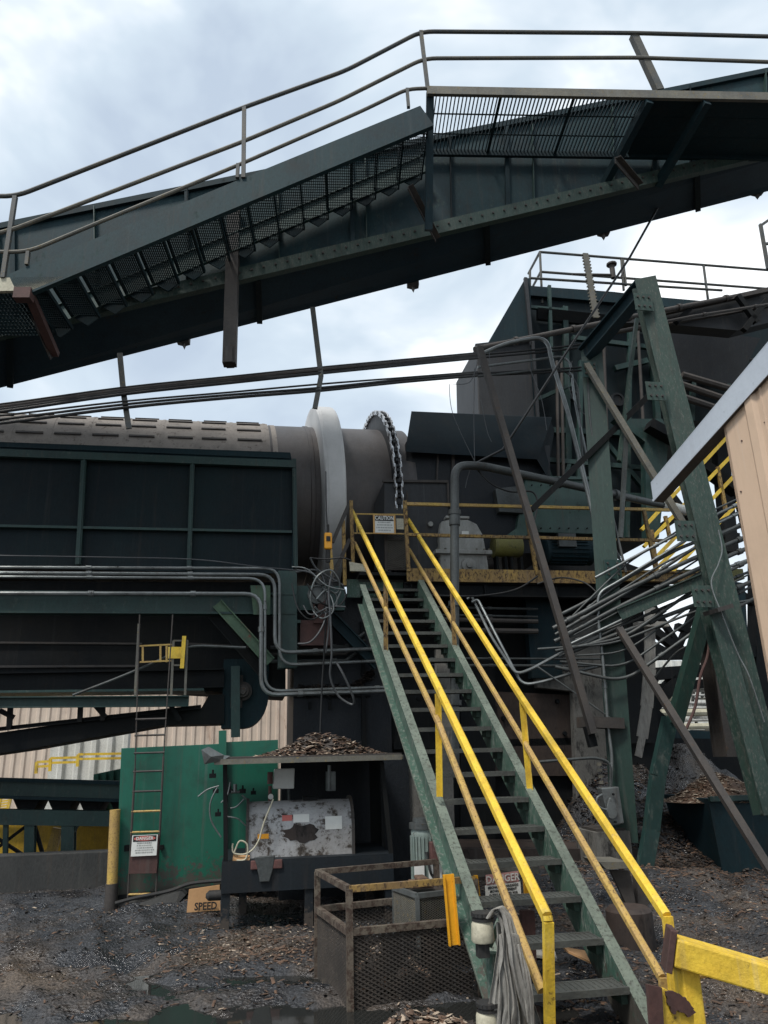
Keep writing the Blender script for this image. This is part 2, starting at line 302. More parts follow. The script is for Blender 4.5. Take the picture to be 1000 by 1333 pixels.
M['fargreen'] = mat('teal_sheet_paint', (0.012, 0.11, 0.085), None, (0.02, 0.04, 0.035), 0.2, 0.6)
M['olive'] = mat('olive_machine_paint', (0.18, 0.17, 0.04), (0.12, 0.11, 0.04), (0.04, 0.04, 0.03), 0.3, 0.6)
M['farpale'] = mat('pale_plant_steel', (0.42, 0.42, 0.40), (0.3, 0.3, 0.28), (0.15, 0.12, 0.10), 0.3, 0.7)
M['peel'] = mat('peeling_green_brace', (0.085, 0.15, 0.085), (0.05, 0.10, 0.065), (0.26, 0.105, 0.075), 0.35, 0.6, scale=2, spot_scale=5)
M['rustpipe'] = mat('rust_grimed_pipe', (0.060, 0.052, 0.046), (0.040, 0.037, 0.036), (0.11, 0.07, 0.045), 0.3, 0.7, scale=3, spot_scale=10)
M['convside'] = mat('haze_teal_conveyor_plate', (0.009, 0.028, 0.037), (0.014, 0.042, 0.048), (0.055, 0.085, 0.082), 0.33, 0.65, spec=.25, runs=.3, grime=.5, scale=0.8, spot_scale=9, streak=2)  # teal steel, lightened so the bluish lens haze sits in the colour
M['belly'] = mat('haze_blue_belly_plate', (0.015, 0.031, 0.045), (0.022, 0.040, 0.052), (0.045, 0.042, 0.038), 0.25, 0.7, spec=.2, runs=.0, grime=.4, scale=0.7, spot_scale=5)  # underside made bluer and lighter, haze put into its colour
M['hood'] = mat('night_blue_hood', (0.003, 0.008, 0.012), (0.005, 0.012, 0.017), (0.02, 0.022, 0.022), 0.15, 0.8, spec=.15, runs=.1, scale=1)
M['mudcake'] = mat('caked_brown_mud', (0.050, 0.040, 0.032), (0.028, 0.023, 0.020), (0.11, 0.09, 0.07), 0.3, 0.85, scale=5, spot_scale=14, bump=0.8, fine=60)
M['dkgreen'] = mat('dark_green_bracket', (0.030, 0.060, 0.045), (0.02, 0.04, 0.03), None, 0, 0.7)  # dark green for the brackets under the stair treads
M['wood'] = mat('grey_timber', (0.50, 0.48, 0.44), (0.40, 0.38, 0.34), (0.12, 0.11, 0.10), 0.3, 0.9, scale=3, spot_scale=10, streak=6)
# ------------------------------------------------------------------ ground
def smooth(a, b, x):
    t = max(0, min(1, (x - a) / (b - a))); return t * t * (3 - 2 * t)
PILES = [  # u, v, radius u, radius v, height: heaps of spillage that the ground itself rises into
    (5.15, 11.0, 0.95, 1.3, 1.15), (6.7, 12.0, 1.9, 1.3, 1.55), (3.6, 9.4, 1.0, 1.1, 0.22), (-0.5, 9.35, 0.8, 0.35, 0.12), (4.6, 8.6, 1.0, .8, .18)]
DIPS = [(-0.55, 5.45, 1.1, 0.50, 0.15), (0.55, 5.35, 0.9, 0.42, 0.14), (1.45, 5.35, 0.8, 0.34, 0.13), (-1.6, 5.0, 1.0, 0.5, 0.12), (1.0, 7.0, .5, .22, .07), (-1.2, 7.4, .5, .2, .06), (0.1, 6.5, .7, .16, .06)]
RUTS = [(-1.9, 7, .35, .17, .055), (-.75, 7, .35, .17, .055), (.2, 6.6, 1.15, .14, .045), (3.3, 6.8, -.5, .16, .05), (4.4, 6.8, -.5, .16, .05)]
def gh(u, v):
    p = Vector((u, v, 0))
    h = 0.030 * noise.noise(p * 0.7) + 0.020 * noise.noise(p * 2.1 + Vector((7, 3, 0)))
    near = 1 - smooth(11, 16, math.hypot(u - 2, v))
    if near > 0:
        h += near * (0.020 * noise.noise(p * 1.3 + Vector((3, 9, 0))) + 0.022 * noise.fractal(p * 4.0, 0.8, 2.1, 4) + 0.018 * abs(noise.noise(p * 9)) + 0.016 * noise.noise(p * 17) + 0.010 * noise.noise(p * 34))
    for (a, b, ca_, wd_, dp_) in RUTS:       # wheel ruts with shoulders of squeezed mud
        q = (u - a) * math.cos(ca_) + (v - b) * math.sin(ca_) + .12 * math.sin(v * 1.3 + a) ; q2 = abs(q) / wd_
        if q2 < 2.2 and v < 10.5: h += near * (dp_ * .55 * math.exp(-((q2 - 1.35) * 3) ** 2) - dp_ * math.exp(-(q2 * 1.3) ** 2)) * (.75 + .6 * noise.noise(p * 1.7))
    for (a, b, ra, rb, hh) in PILES:
        d = ((u - a) / ra) ** 2 + ((v - b) / rb) ** 2
        if d < 4: h += hh * math.exp(-d * 1.3) * (1 + 0.16 * noise.noise(p * 3.3))
    for (a, b, ra, rb, hh) in DIPS:
        d = ((u - a) / ra) ** 2 + ((v - b) / rb) ** 2
        if d < 4: h -= hh * math.exp(-d * 1.5) * (1 + 0.5 * noise.noise(p * 2.5))
    return h
def axis(lo, hi, step, far, f):
    a = []; x = lo
    while x <= hi: a.append(x); x += step
    s = step; y = a[-1]
    while y < far: s *= f; y += s; a.append(y)
    s = step; y = a[0]; pre = []
    while y > -far: s *= f; y -= s; pre.append(y)
    return pre[::-1] + a
us = axis(-3.2, 7.4, 0.035, 220, 1.30); vs_ = axis(3.4, 12.0, 0.035, 220, 1.30)
g = MB(); nu = len(us)
g.v = [P(u, v, gh(u, v)) for v in vs_ for u in us]
g.f = [(j * nu + i, j * nu + i + 1, (j + 1) * nu + i + 1, (j + 1) * nu + i) for j in range(len(vs_) - 1) for i in range(nu - 1)]
g.sm = [True] * len(g.f)
def ground_mat():
    m = bpy.data.materials.new('churned_mud'); m.use_nodes = True; nt = m.node_tree; N = nt.nodes; L = nt.links; b = N['Principled BSDF']
    tc = N.new('ShaderNodeTexCoord')
    def nz(sc, det, rg=0.6, dist=0):
        n = N.new('ShaderNodeTexNoise'); n.inputs['Scale'].default_value = sc; n.inputs['Detail'].default_value = det; n.inputs['Roughness'].default_value = rg; n.inputs['Distortion'].default_value = dist
        L.new(tc.outputs['Object'], n.inputs[0]); return n.outputs[0]
    def rmp(s, a, b_, lo=0, hi=1):
        r = N.new('ShaderNodeMapRange'); r.inputs[1].default_value = a; r.inputs[2].default_value = b_; r.inputs[3].default_value = lo; r.inputs[4].default_value = hi; L.new(s, r.inputs[0]); return r.outputs[0]
    def mx(f, a, c, bt='MIX'):
        x = N.new('ShaderNodeMixRGB'); x.blend_type = bt
        L.new(f, x.inputs[0]) if not isinstance(f, float) else setattr(x.inputs[0], 'default_value', f)
        for i, k in ((1, a), (2, c)):
            if isinstance(k, tuple): x.inputs[i].default_value = (*k, 1)
            else: L.new(k, x.inputs[i])
        return x.outputs[0]
    big = nz(0.55, 6, 0.6, 0.4)
    c = mx(rmp(big, 0.48, 0.62), (0.026, 0.028, 0.032), (0.075, 0.058, 0.044))
    c = mx(rmp(nz(1.7, 6), 0.5, 0.68), c, (0.020, 0.019, 0.020))
    gr = N.new('ShaderNodeTexVoronoi'); gr.inputs['Scale'].default_value = 38; L.new(tc.outputs['Object'], gr.inputs[0])
    c = mx(rmp(nz(60, 4, 0.75), 0.38, 0.66), (0.35, 0.35, 0.37), c if False else (1.6, 1.55, 1.5)) if False else c
    sp = rmp(nz(60, 4, 0.75), 0.35, 0.70, 0.30, 2.3)
    cc = N.new('ShaderNodeCombineXYZ')
    for i in range(3): L.new(sp, cc.inputs[i])
    c = mx(1.0, c, cc.outputs[0], 'MULTIPLY')
    L.new(c, b.inputs['Base Color'])
    L.new(rmp(nz(2.3, 5), 0.42, 0.62, 0.12, 0.8), b.inputs['Roughness']); b.inputs['Specular IOR Level'].default_value = 0.5
    bp = N.new('ShaderNodeBump'); bp.inputs['Strength'].default_value = 0.75; bp.inputs['Distance'].default_value = 0.025
    ad = N.new('ShaderNodeMath'); ad.operation = 'ADD'; L.new(nz(26, 6, 0.7), ad.inputs[0]); L.new(gr.outputs['Distance'], ad.inputs[1]); L.new(ad.outputs[0], bp.inputs['Height']); L.new(bp.outputs[0], b.inputs['Normal'])
    return m
M['ground'] = ground_mat()
one('ground', g, M['ground'], kind='structure')
# standing water lies as a level sheet; only the dips in the mud are below it
wm = bpy.data.materials.new('muddy_water'); wm.use_nodes = True; b = wm.node_tree.nodes['Principled BSDF']
b.inputs['Base Color'].default_value = (0.018, 0.019, 0.018, 1); b.inputs['Roughness'].default_value = 0.04; b.inputs['IOR'].default_value = 1.4
_n = wm.node_tree.nodes.new('ShaderNodeTexNoise'); _n.inputs['Scale'].default_value = 9
_b = wm.node_tree.nodes.new('ShaderNodeBump'); _b.inputs['Strength'].default_value = 0.06; _b.inputs['Distance'].default_value = 0.02
wm.node_tree.links.new(_n.outputs[0], _b.inputs['Height']); wm.node_tree.links.new(_b.outputs[0], b.inputs['Normal'])
for (a0, a1, b0, b1, hh) in ((-2.4, 0.55, 4.4, 6.4, -0.042), (-0.4, 2.4, 4.3, 6.8, -0.046)):
    pass
wt = MB(); wt.add([P(-3, 4.0, -0.040), P(2.6, 4.0, -0.040), P(2.6, 6.9, -0.040), P(-3, 6.9, -0.040)], [(0, 1, 2, 3)])
one('puddle_water', wt, wm, kind='structure')
# wood chips and bark scraps, far too many to count
def flake(mb, p, s, rnd):
    a = rnd.uniform(0, 6.28); l = s * rnd.uniform(0.6, 1.8); ww = s * rnd.uniform(0.25, 0.6); t = s * 0.12
    x = Vector((math.cos(a), math.sin(a), rnd.uniform(-0.35, 0.35))).normalized(); y = x.cross(Z + Vector((rnd.uniform(-.4, .4), rnd.uniform(-.4, .4), 0))).normalized(); n = x.cross(y)
    mb.add([p - x * l / 2 - y * ww / 2, p + x * l / 2 - y * ww * .3, p + x * l * .4 + y * ww / 2, p - x * l * .45 + y * ww * .4, p - n * t], [(0, 1, 2, 3), (0, 4, 1), (1, 4, 2), (2, 4, 3), (3, 4, 0)])
rnd = random.Random(11)
M['chip'] = mat('bark_chip', (0.15, 0.090, 0.058), (0.08, 0.052, 0.038), (0.02, 0.018, 0.016), 0.3, 0.9, scale=9, spot_scale=6)
M['chip_pale'] = mat('pale_chip', (0.48, 0.40, 0.31), (0.24, 0.175, 0.125), None, 0, 0.9, scale=9)
M['chip_dark'] = mat('wet_bark', (0.030, 0.025, 0.023), (0.05, 0.038, 0.030), None, 0, 0.6, scale=9)
def scatter(n, fu, name, matname, label, s, cat='debris'):
    mb = MB()
    k = 0
    while k < n:
        u, v = fu(); k += 1
        h = gh(u, v)
        if h < -0.05: continue
        flake(mb, P(u, v, h + s * 0.15), s * rnd.uniform(0.5, 1.5), rnd)
    one(name, mb, M[matname], label, cat, kind='stuff')
def field():   # denser on the right of the stairs and in front of the table
    r = rnd.random()
    if r < 0.36: return rnd.gauss(4.2, 1.4), rnd.gauss(7.4, 1.6)
    if r < 0.56: return rnd.gauss(0.2, 0.6), rnd.gauss(7.3, 0.4)
    if r < 0.76: return rnd.gauss(2.6, 0.8), rnd.gauss(5.3, 0.9)
    return rnd.uniform(-3, 6), rnd.uniform(5, 10)
scatter(3600, field, 'scattered_bark', 'chip', 'brown bark scraps scattered over the churned mud yard', 0.038)
scatter(1500, field, 'scattered_wood_chips', 'chip_pale', 'pale wood chips scattered over the dark mud yard', 0.026)
scatter(6500, lambda: (rnd.uniform(-3, 6.5), 4.6 + 6.5 * rnd.random() ** 1.4), 'mud_clods', 'chip_dark', 'wet black clods and crumbs covering the muddy ground', 0.035)
def heap_cover(n, cu, cv, ru, rv, name, mt, label, s):
    scatter(n, lambda: (rnd.gauss(cu, ru * 0.55), rnd.gauss(cv, rv * 0.55)), name, mt, label, s, 'spillage')
heap_cover(4200, 5.4, 10.6, 2.0, 1.5, 'bark_spillage', 'chip_dark', 'dark bark spillage heaped behind the green columns', 0.06)
heap_cover(2400, 5.2, 9.7, 1.8, 1.5, 'brown_bark_spillage', 'chip', 'brown bark and chips on the skirts of the heap at the green columns', 0.045)
# foreground mulch heap
def heap(name, cu, cv, ru, rv, hh, n, s, label, base, mats=('chip', 'chip_pale', 'chip_dark'), cat='mulch'):
    T = Thing(name, label, cat)
    core = MB(); nr, na = 10, 40; vs = [P(cu, cv, base + hh)]
    def hz(r, a): return base + hh * (math.cos(min(1, r) * math.pi) * 0.5 + 0.5) * (1 + 0.35 * noise.noise(Vector((math.cos(a) * 2 + cu, math.sin(a) * 2, r * 3)))) - 0.02 * r
    for i in range(1, nr + 1):
        for k in range(na):
            a = 2 * math.pi * k / na; r = i / nr; vs.append(P(cu + ru * r * math.cos(a), cv + rv * r * math.sin(a), hz(r, a)))
    fs = [(0, 1 + k, 1 + (k + 1) % na) for k in range(na)] + [(1 + (i - 1) * na + k, 1 + i * na + k, 1 + i * na + (k + 1) % na, 1 + (i - 1) * na + (k + 1) % na) for i in range(1, nr) for k in range(na)]
    core.add(vs, fs, True); T.part('heap_core', core, M[mats[2]])
    for mi, mt in enumerate(mats):
        mb = MB()
        for _ in range(int(n * (0.5, 0.2, 0.3)[mi])):
            r = math.sqrt(rnd.random()) * 0.98; a = rnd.uniform(0, 6.283)
            flake(mb, P(cu + ru * r * math.cos(a), cv + rv * r * math.sin(a), hz(r, a) + s * .2), s * rnd.uniform(.6, 1.5), rnd)
        T.part(('bark_pieces', 'pale_chips', 'dark_pieces')[mi], mb, M[mt], kind='stuff')
    T.done()
heap('mulch_heap', 1.02, 4.93, 0.62, 0.34, 0.16, 2600, 0.05, 'foreground heap of torn brown mulch in front of the mesh cage', -0.04)
# ------------------------------------------------------------------ text on signs
def text(parent_loc, s, p, right, up, size, mt, name='lettering', bold=0.0):
    cu = bpy.data.curves.new('t', 'FONT'); cu.body = s; cu.size = 1.0; cu.align_x = 'CENTER'; cu.align_y = 'CENTER'; cu.extrude = 0.01; cu.offset = bold; cu.resolution_u = 2
    to = bpy.data.objects.new('t', cu); col.objects.link(to); bpy.context.view_layer.update()
    me = bpy.data.meshes.new_from_object(to); bpy.data.objects.remove(to)
    n = right.cross(up).normalized(); mb = MB()
    mb.add([p + right * v.co.x * size[0] + up * v.co.y * size[1] + n * (v.co.z * 0.1 + 0.001) for v in me.vertices], [tuple(q.vertices) for q in me.polygons])
    bpy.data.meshes.remove(me)
    return mb
def panel(mb, c, right, up, wd, ht, th):
    n = right.cross(up).normalized()
    a, b, t = right * wd / 2, up * ht / 2, n * th
    return mb.hexa([c - a - b - t, c + a - b - t, c + a - b, c - a - b, c - a + b - t, c + a + b - t, c + a + b, c - a + b])
# ================================================================== STEEL STAIRWAY
def tv(k): return 4.86 + 0.3026 * k
def thh(k): return 0.2 + 0.199 * k
st = Thing('steel_stairway', 'long green steel stairway with yellow handrails climbing to the drive platform', 'stairway')
UR = 2.29
def lu(v): return 1.44 + 0.018 * max(0, 10.8 - v)          # the left stringer closes in a little towards the bottom
# left stringer: a channel with the flanges turned out
Lt, Lb = P(1.47, 10.35, 3.69), AU(598, 1182, 1.545)
Ltop = (AU(463.5, 778, 1.45) + AU(487, 770, 1.45)) / 2
d1 = (AU(617, 1225, 1.54) + AU(646, 1225, 1.54)) / 2
dirL = (d1 - Ltop).normalized(); Lbot = Ltop + dirL * ((d1 - Ltop).length + 1.35)
b = MB(); b.chan(Ltop, Lbot, 0.075, 0.30, 0.014, up=Z, sgn=1)
st.part('stringer', b, M['stair_green'], bevel=0.003)
Rt, Rb = AU(545, 756, UR), AU(845, 1337, UR)
dR = (Rb - Rt).normalized(); nR = Vector((0, 0, 1)); nR = (nR - dR * nR.dot(dR)).normalized()
Rt2 = Rt - nR * 0.15 - dR * 0.05; Rb2 = Rb - nR * 0.15 + dR * 0.25
b = MB(); b.chan(Rt2, Rb2, 0.075, 0.30, 0.014, up=Z, sgn=-1); st.part('stringer', b, M['stair_green'], bevel=0.003)
b = MB(); o_ = U * 0.037 + nR * (0.1515); b.beam(Rt2 + o_, Rb2 + o_, 0.082, 0.004); st.part('stringer_cap', b, M['stair_edge'])
oL = Vector((0, 0, 1)); oL = (oL - dirL * oL.dot(dirL)).normalized()
b = MB(); b.beam(Ltop + oL * 0.152 - U * 0.036, Lbot + oL * 0.152 - U * 0.036, 0.08, 0.004)
b.beam(Ltop - oL * 0.140 - U * 0.077, Lbot - oL * 0.140 - U * 0.077, 0.003, 0.022); st.part('stringer_edge', b, M['stair_edge'])
for k in range(20):
    v0, h0 = tv(k), thh(k); ul = max(1.47, 1.56 - (v0 - 4.8) * 0.016)
    b = MB(); b.box(ul, UR - 0.004, v0, v0 + 0.022, h0 - 0.038, h0)          # nosing
    b.box(ul, UR - 0.004, v0 + 0.20, v0 + 0.222, h0 - 0.034, h0 - 0.003)
    nb = 9 if k > 6 else 20
    b.box(ul, UR - 0.004, v0 + 0.022, v0 + 0.20, h0 - 0.012, h0 - 0.006)
    for i in range(nb):
        x = ul + (UR - ul) * (i + 0.5) / nb; b.box(x - 0.004, x + 0.004, v0 + 0.022, v0 + 0.20, h0 - 0.030, h0 - 0.002)
    t_ = st.part('tread', b, M['tread'])
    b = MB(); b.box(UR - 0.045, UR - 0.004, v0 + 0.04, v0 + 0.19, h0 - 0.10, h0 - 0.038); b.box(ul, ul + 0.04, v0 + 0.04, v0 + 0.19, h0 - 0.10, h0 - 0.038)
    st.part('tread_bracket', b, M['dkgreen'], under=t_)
# rails: flat-sided angle iron, yellow lower down, worn higher up
def rail(pts, mt, name, a=0.045, sgn=1):
    b = MB()
    for p, q in zip(pts, pts[1:]): b.prof(p, q, [(-a / 2, -a / 2), (a / 2, -a / 2), (a / 2, a / 2 - 0.012), (a / 2 - 0.012, a / 2), (-a / 2 + 0.012, a / 2), (-a / 2, a / 2 - 0.012)])
    return st.part(name, b, M[mt])
LP = lambda x, y, u: AU(x, y, u)
tl0 = pl(458, 660, V, 10.36); 
rail([LP(458, 664, 1.43), LP(570, 893, 1.46), LP(712, 1192, 1.53), LP(713, 1199, 1.53), LP(716, 1400, 1.53)], 'yellow', 'handrail', 0.05)
rail([LP(462, 706, 1.43), LP(572, 942, 1.46), LP(706, 1290, 1.53)], 'yellow_dirty', 'mid_rail', 0.042)
rail([LP(529, 672, 2.32), LP(678, 906, 2.32), LP(868, 1192, 2.32), LP(873, 1240, 2.32), LP(884, 1400, 2.32)], 'yellow', 'handrail', 0.05)
rail([LP(530, 710, 2.32), LP(683, 966, 2.32), LP(862, 1272, 2.32), LP(872, 1380, 2.32)], 'yellow_dirty', 'mid_rail', 0.042)
for (x0, y0, x1, y1, u, m_) in ((502, 757, 502, 850, 1.445, 'yellow_rust'), (570, 903, 572, 1037, 1.475, 'yellow'), (588, 763, 592, 851, 2.32, 'yellow_rust'), (679, 908, 690, 1036, 2.32, 'yellow')):
    b = MB(); b.beam(LP(x0, y0, u), LP(x1, y1, u), 0.045, 0.012, up=V); b.beam(LP(x0, y0, u) + U * 0.02, LP(x1, y1, u) + U * 0.02, 0.008, 0.045, up=V); st.part('rail_post', b, M[m_])
st.done()
# ================================================================== DRIVE PLATFORM (behind the stair head)
PH = 4.03
pf = Thing('drive_platform', 'raised steel platform with yellow edge carrying the drive machinery', 'platform')
b = MB(); b.box(2.13, 5.05, 10.30, 10.34, PH - 0.14, PH + 0.05); pf.part('toe_plate', b, M['yellow_rust'])
b = MB(); b.box(1.45, 6.4, 10.345, 13.2, PH - 0.05, PH - 0.004); pf.part('deck', b, M['black'])
b = MB(); b.box(1.30, 2.13, 10.62, 10.66, PH - 0.32, PH - 0.052); pf.part('landing_beam', b, M['stair_green'])
b = MB()
for u in (2.2, 3.3, 4.4, 5.0): b.ibeam(P(u, 10.36, PH - 0.2), P(u, 13.1, PH - 0.2), 0.12, 0.28)
b.ibeam(P(2.1, 10.42, PH - 0.24), P(6.3, 10.42, PH - 0.24), 0.12, 0.2); b.ibeam(P(1.4, 12.0, PH - 0.45), P(6.3, 12.0, PH - 0.45), 0.14, 0.24)
pf.part('joists', b, M['black'])
b = MB(); b.ibeam(P(5.05, 10.32, PH - 0.02), P(6.7, 10.32, PH - 0.02), 0.1, 0.16); pf.part('edge_beam', b, M['yellow_rust'])
pf.done()
rl = Thing('platform_railing', 'rusty yellow two-rail guardrail along the front of the drive platform', 'railing')
b = MB(); b.prof(A(527, 656, 10.3), A(872, 664, 10.3), [(-.022, -.022), (.022, -.022), (.022, .022), (-.022, .022)]); rl.part('top_rail', b, M['yellow_dirty'])
b = MB(); b.prof(A(527, 696, 10.3), A(868, 704, 10.3), [(-.022, -.022), (.022, -.022), (.022, .022), (-.022, .022)]); rl.part('mid_rail', b, M['yellow_rust'])
for (x, y0, x1, y1) in ((527, 652, 532, 744), (684, 660, 699, 748), (838, 664, 856, 752)):
    b = MB(); b.beam(A(x, y0, 10.3), A(x1, y1, 10.3), 0.05, 0.05, up=V); rl.part('post', b, M['yellow_rust'])
rl.done()
rl = Thing('landing_railing', 'grimy yellow railing rising beside the stair head, left of the caution sign', 'railing')
for (p, q, m_) in (((457, 652), (460, 745), 'yellow_rust'), ((447, 678), (449, 762), 'yellow_rust'), ((430, 715), (433, 752), 'yellow_dirty')):
    b = MB(); b.beam(A(*p, 10.5), A(*q, 10.5), 0.05, 0.05, up=V); rl.part('post', b, M[m_])
b = MB(); b.beam(A(455, 655, 10.5), A(433, 706, 10.45), 0.04, 0.05); b.beam(A(455, 702, 10.5), A(428, 762, 10.45), 0.04, 0.05); rl.part('side_rail', b, M['rustpipe'])
b = MB(); b.beam(A(458, 669, 10.75), A(527, 670, 10.75), 0.02, 0.02); b.beam(A(458, 694, 10.75), A(528, 695, 10.75), 0.02, 0.02); b.beam(A(464, 669, 10.75), A(465, 694, 10.75), 0.02, 0.02)
rl.part('chain_gate_bars', b, M['yellow_dirty']); rl.done()
# caution sign
sg = Thing('caution_sign', 'small caution sign with black header on the railing at the head of the stairs', 'sign')
c = A(500.5, 682.5, 10.72); b = MB(); panel(b, c, U, Z, 0.345, 0.30, 0.006); sg.part('board', b, M['orangetape'])
b = MB(); panel(b, c - V * 0.003, U, Z, 0.29, 0.27, 0.002); sg.part('face', b, M['white'])
b = MB(); panel(b, c + Z * 0.095 - V * 0.006, U, Z, 0.285, 0.085, 0.002); sg.part('header', b, M['ink'])
sg.part('lettering', text(None, 'CAUTION', c + Z * 0.095 - V * 0.009, U, Z, (0.064, 0.085), None, bold=0.02), M['white'])
b = MB()
for i, (s_) in enumerate(('· RESTRICTED AREA ·', 'KEEP OUT OF AREA', 'MOVING EQUIPMENT', 'AUTHORIZED ONLY')): pass
def microtext(c, wd, rows, lh, up=Z, right=U, seed=1):       # small print that is too worn to read: rows of short strokes
    r_ = random.Random(seed); b = MB()
    for i in range(rows):
        x = -wd / 2 * r_.uniform(0.75, 0.98); e = -x
        while x < e:
            l = r_.uniform(0.006, 0.022)
            panel(b, c + right * (x + l / 2) - up * (i * lh), right, up, l, lh * 0.42, 0.0012); x += l + r_.uniform(0.004, 0.010)
    return b
sg.part('small_print', microtext(c + Z * 0.03 - V * 0.006, 0.26, 4, 0.042), M['gear']); sg.done()
sg = Thing('notice_plate', 'small cream notice plate fixed right of the caution sign', 'sign')
c = A(521, 682, 10.72); b = MB(); panel(b, c, U, Z, 0.11, 0.17, 0.006); sg.part('face', b, M['cream'])
sg.part('small_print', microtext(c + Z * 0.03 - V * 0.002, 0.09, 3, 0.035, seed=4), M['gear']); sg.done()
# danger sign seen through the stairs
sg = Thing('danger_sign', 'faded danger sign with pink header seen between the lower treads of the stairs', 'sign')
r_ = (A(679, 1160, 6.6) - A(633, 1166, 6.6)).normalized(); c = A(655, 1156, 6.6); sc = (A(679, 1160, 6.6) - A(633, 1166, 6.6)).length
b = MB(); panel(b, c - Z * 0.035, r_, Z, sc, sc * 0.46, 0.004); sg.part('board', b, M['white'])
b = MB(); panel(b, c + Z * sc * 0.235, r_, Z, sc * 0.93, sc * 0.27, 0.005); hd = sg.part('header', b, M['signred2'])
sg.part('lettering', text(None, 'DANGER', c + Z * sc * 0.235 - V * 0.006, r_, Z, (sc * 0.235, sc * 0.26), None, bold=0.015), M['white'], under=hd)
for i, s_ in enumerate(('MECHANICAL HAZARDS', 'MOVING EQUIPMENT', 'ENTRY ALLOWED FOR', 'CERTIFIED PERSONS')):
    sg.part('small_print', text(None, s_, c + Z * (sc * 0.045 - i * sc * 0.095) - V * 0.002, r_, Z, (sc * 0.078, sc * 0.088), None, bold=0.02), M['ink'])
sg.done()
def bez(pts, n=6, closed=False):      # smooth curve through points (Catmull-Rom)
    pts = [Vector(p) for p in pts]; o = []
    for i in range(len(pts) - 1):
        p0 = pts[max(0, i - 1)]; p1 = pts[i]; p2 = pts[i + 1]; p3 = pts[min(len(pts) - 1, i + 2)]
        for k in range(n):
            t = k / n; o.append(0.5 * ((2 * p1) + (p2 - p0) * t + (2 * p0 - 5 * p1 + 4 * p2 - p3) * t * t + (3 * p1 - p0 - 3 * p2 + p3) * t ** 3))
    return o + [pts[-1]]
def bent(pts, r, n=5):                # straight runs with rounded corners of radius r
    pts = [Vector(p) for p in pts]; o = [pts[0]]
    for i in range(1, len(pts) - 1):
        a, b, c = pts[i - 1], pts[i], pts[i + 1]; da, dc = (a - b), (c - b); rr = min(r, da.length * .49, dc.length * .49)
        p, q = b + da.normalized() * rr, b + dc.normalized() * rr
        for k in range(n + 1):
            t = k / n; o.append(p * (1 - t) ** 2 + b * 2 * t * (1 - t) + q * t * t)
    return o + [pts[-1]]
def collars(pts, r, every=1.3, k=1.45):
    o = [pts[0]]; rr = [r]; acc = .4
    for a, b_ in zip(pts, pts[1:]):
        l = (b_ - a).length; e = (b_ - a).normalized() if l > 1e-6 else Z
        t = every - acc
        while t < l - .08 and l > .4:
            if t > .06:
                for d, q in ((-.035, r), (-.034, r * k), (.034, r * k), (.035, r)): o.append(a + e * (t + d)); rr.append(q)
            t += every
        acc = (acc + l) % every; o.append(b_); rr.append(r)
    return o, rr
def pipe(name, pts, r, m, label, cat='pipe', group=None, n=8):
    b = MB(); pts = [Vector(p) for p in pts]
    if r >= .016 and m in ('galv', 'pipe', 'rustpipe') and name != 'cable_loop': pts, r = collars(pts, r)
    b.tube(pts, r, n); return one(name, b, M[m], label, cat, group)
# ================================================================== ROTARY DRUM
DA = (frame(13.5)[0] + Z * 0.035).normalized()
DC = P(2.0, 12.62, 5.73)
dr = Thing('rotary_drum', 'huge horizontal rotary drum with polished riding ring and chain sprocket', 'drum')
def lath(prof, n=96): return MB().lathe(DC, DA, prof, n)
dr.part('shell', lath([(-7.2, 0.0), (-7.2, 1.40), (-1.28, 1.40), (-1.27, 1.415), (-1.21, 1.415), (-1.20, 1.40), (.47, 1.40), (.47, 0)]), M['drum'])
b = lath([(-7.1, 1.404), (-7.1, 1.425), (-1.9, 1.425), (-1.9, 1.404)])
dr.part('outer_cladding', b, M['drum_pale'])
b = MB()
x = DA.cross(Z).normalized(); y = x.cross(DA).normalized()
def onD(t, ang, r): return DC + DA * t + (-x * -math.cos(R(ang)) * 1 if False else x * math.cos(R(ang)) + y * math.sin(R(ang))) * r
slots = MB(); bands = MB()
for i in range(9):
    t0 = -2.05 - i * 0.54
    for ang in (30, 42, 54, 70):
        for s_ in (slots,):
            a_ = R(ang if x.dot(V) < 0 else 180 - ang)
            c = DC + DA * (t0 - 0.18 + rnd.uniform(-.02, .02)) + (x * math.cos(a_) + y * math.sin(a_)) * 1.428; tn = (-x * math.sin(a_) + y * math.cos(a_)); nn = (x * math.cos(a_) + y * math.sin(a_))
            s_.hexa([c - DA * .19 - tn * .022 - nn * .01, c + DA * .19 - tn * .022 - nn * .01, c + DA * .19 + tn * .022 - nn * .01, c - DA * .19 + tn * .022 - nn * .01,
                     c - DA * .19 - tn * .018 + nn * .02, c + DA * .19 - tn * .018 + nn * .02, c + DA * .19 + tn * .018 + nn * .02, c - DA * .19 + tn * .018 + nn * .02])
    bands.lathe(DC, DA, [(t0 + 0.08, 1.427), (t0 + 0.08, 1.431), (t0 + 0.12, 1.431), (t0 + 0.12, 1.427)], 72)
dr.part('cladding_cleats', slots, M['rustpipe']); dr.part('cladding_joints', bands, M['drum_pale'])
dr.part('weld_bands', lath([(-1.86, 1.401), (-1.86, 1.409), (-1.78, 1.409), (-1.78, 1.401)]), M['drum_pale'])
dr.part('riding_ring', lath([(-1.12, 1.40), (-1.12, 1.64), (-1.11, 1.735), (-1.09, 1.755), (-1.06, 1.757), (-1.055, 1.762), (-0.83, 1.762), (-0.825, 1.757), (-0.80, 1.755), (-0.78, 1.735), (-0.77, 1.64), (-0.77, 1.40)]), M['tyre'])

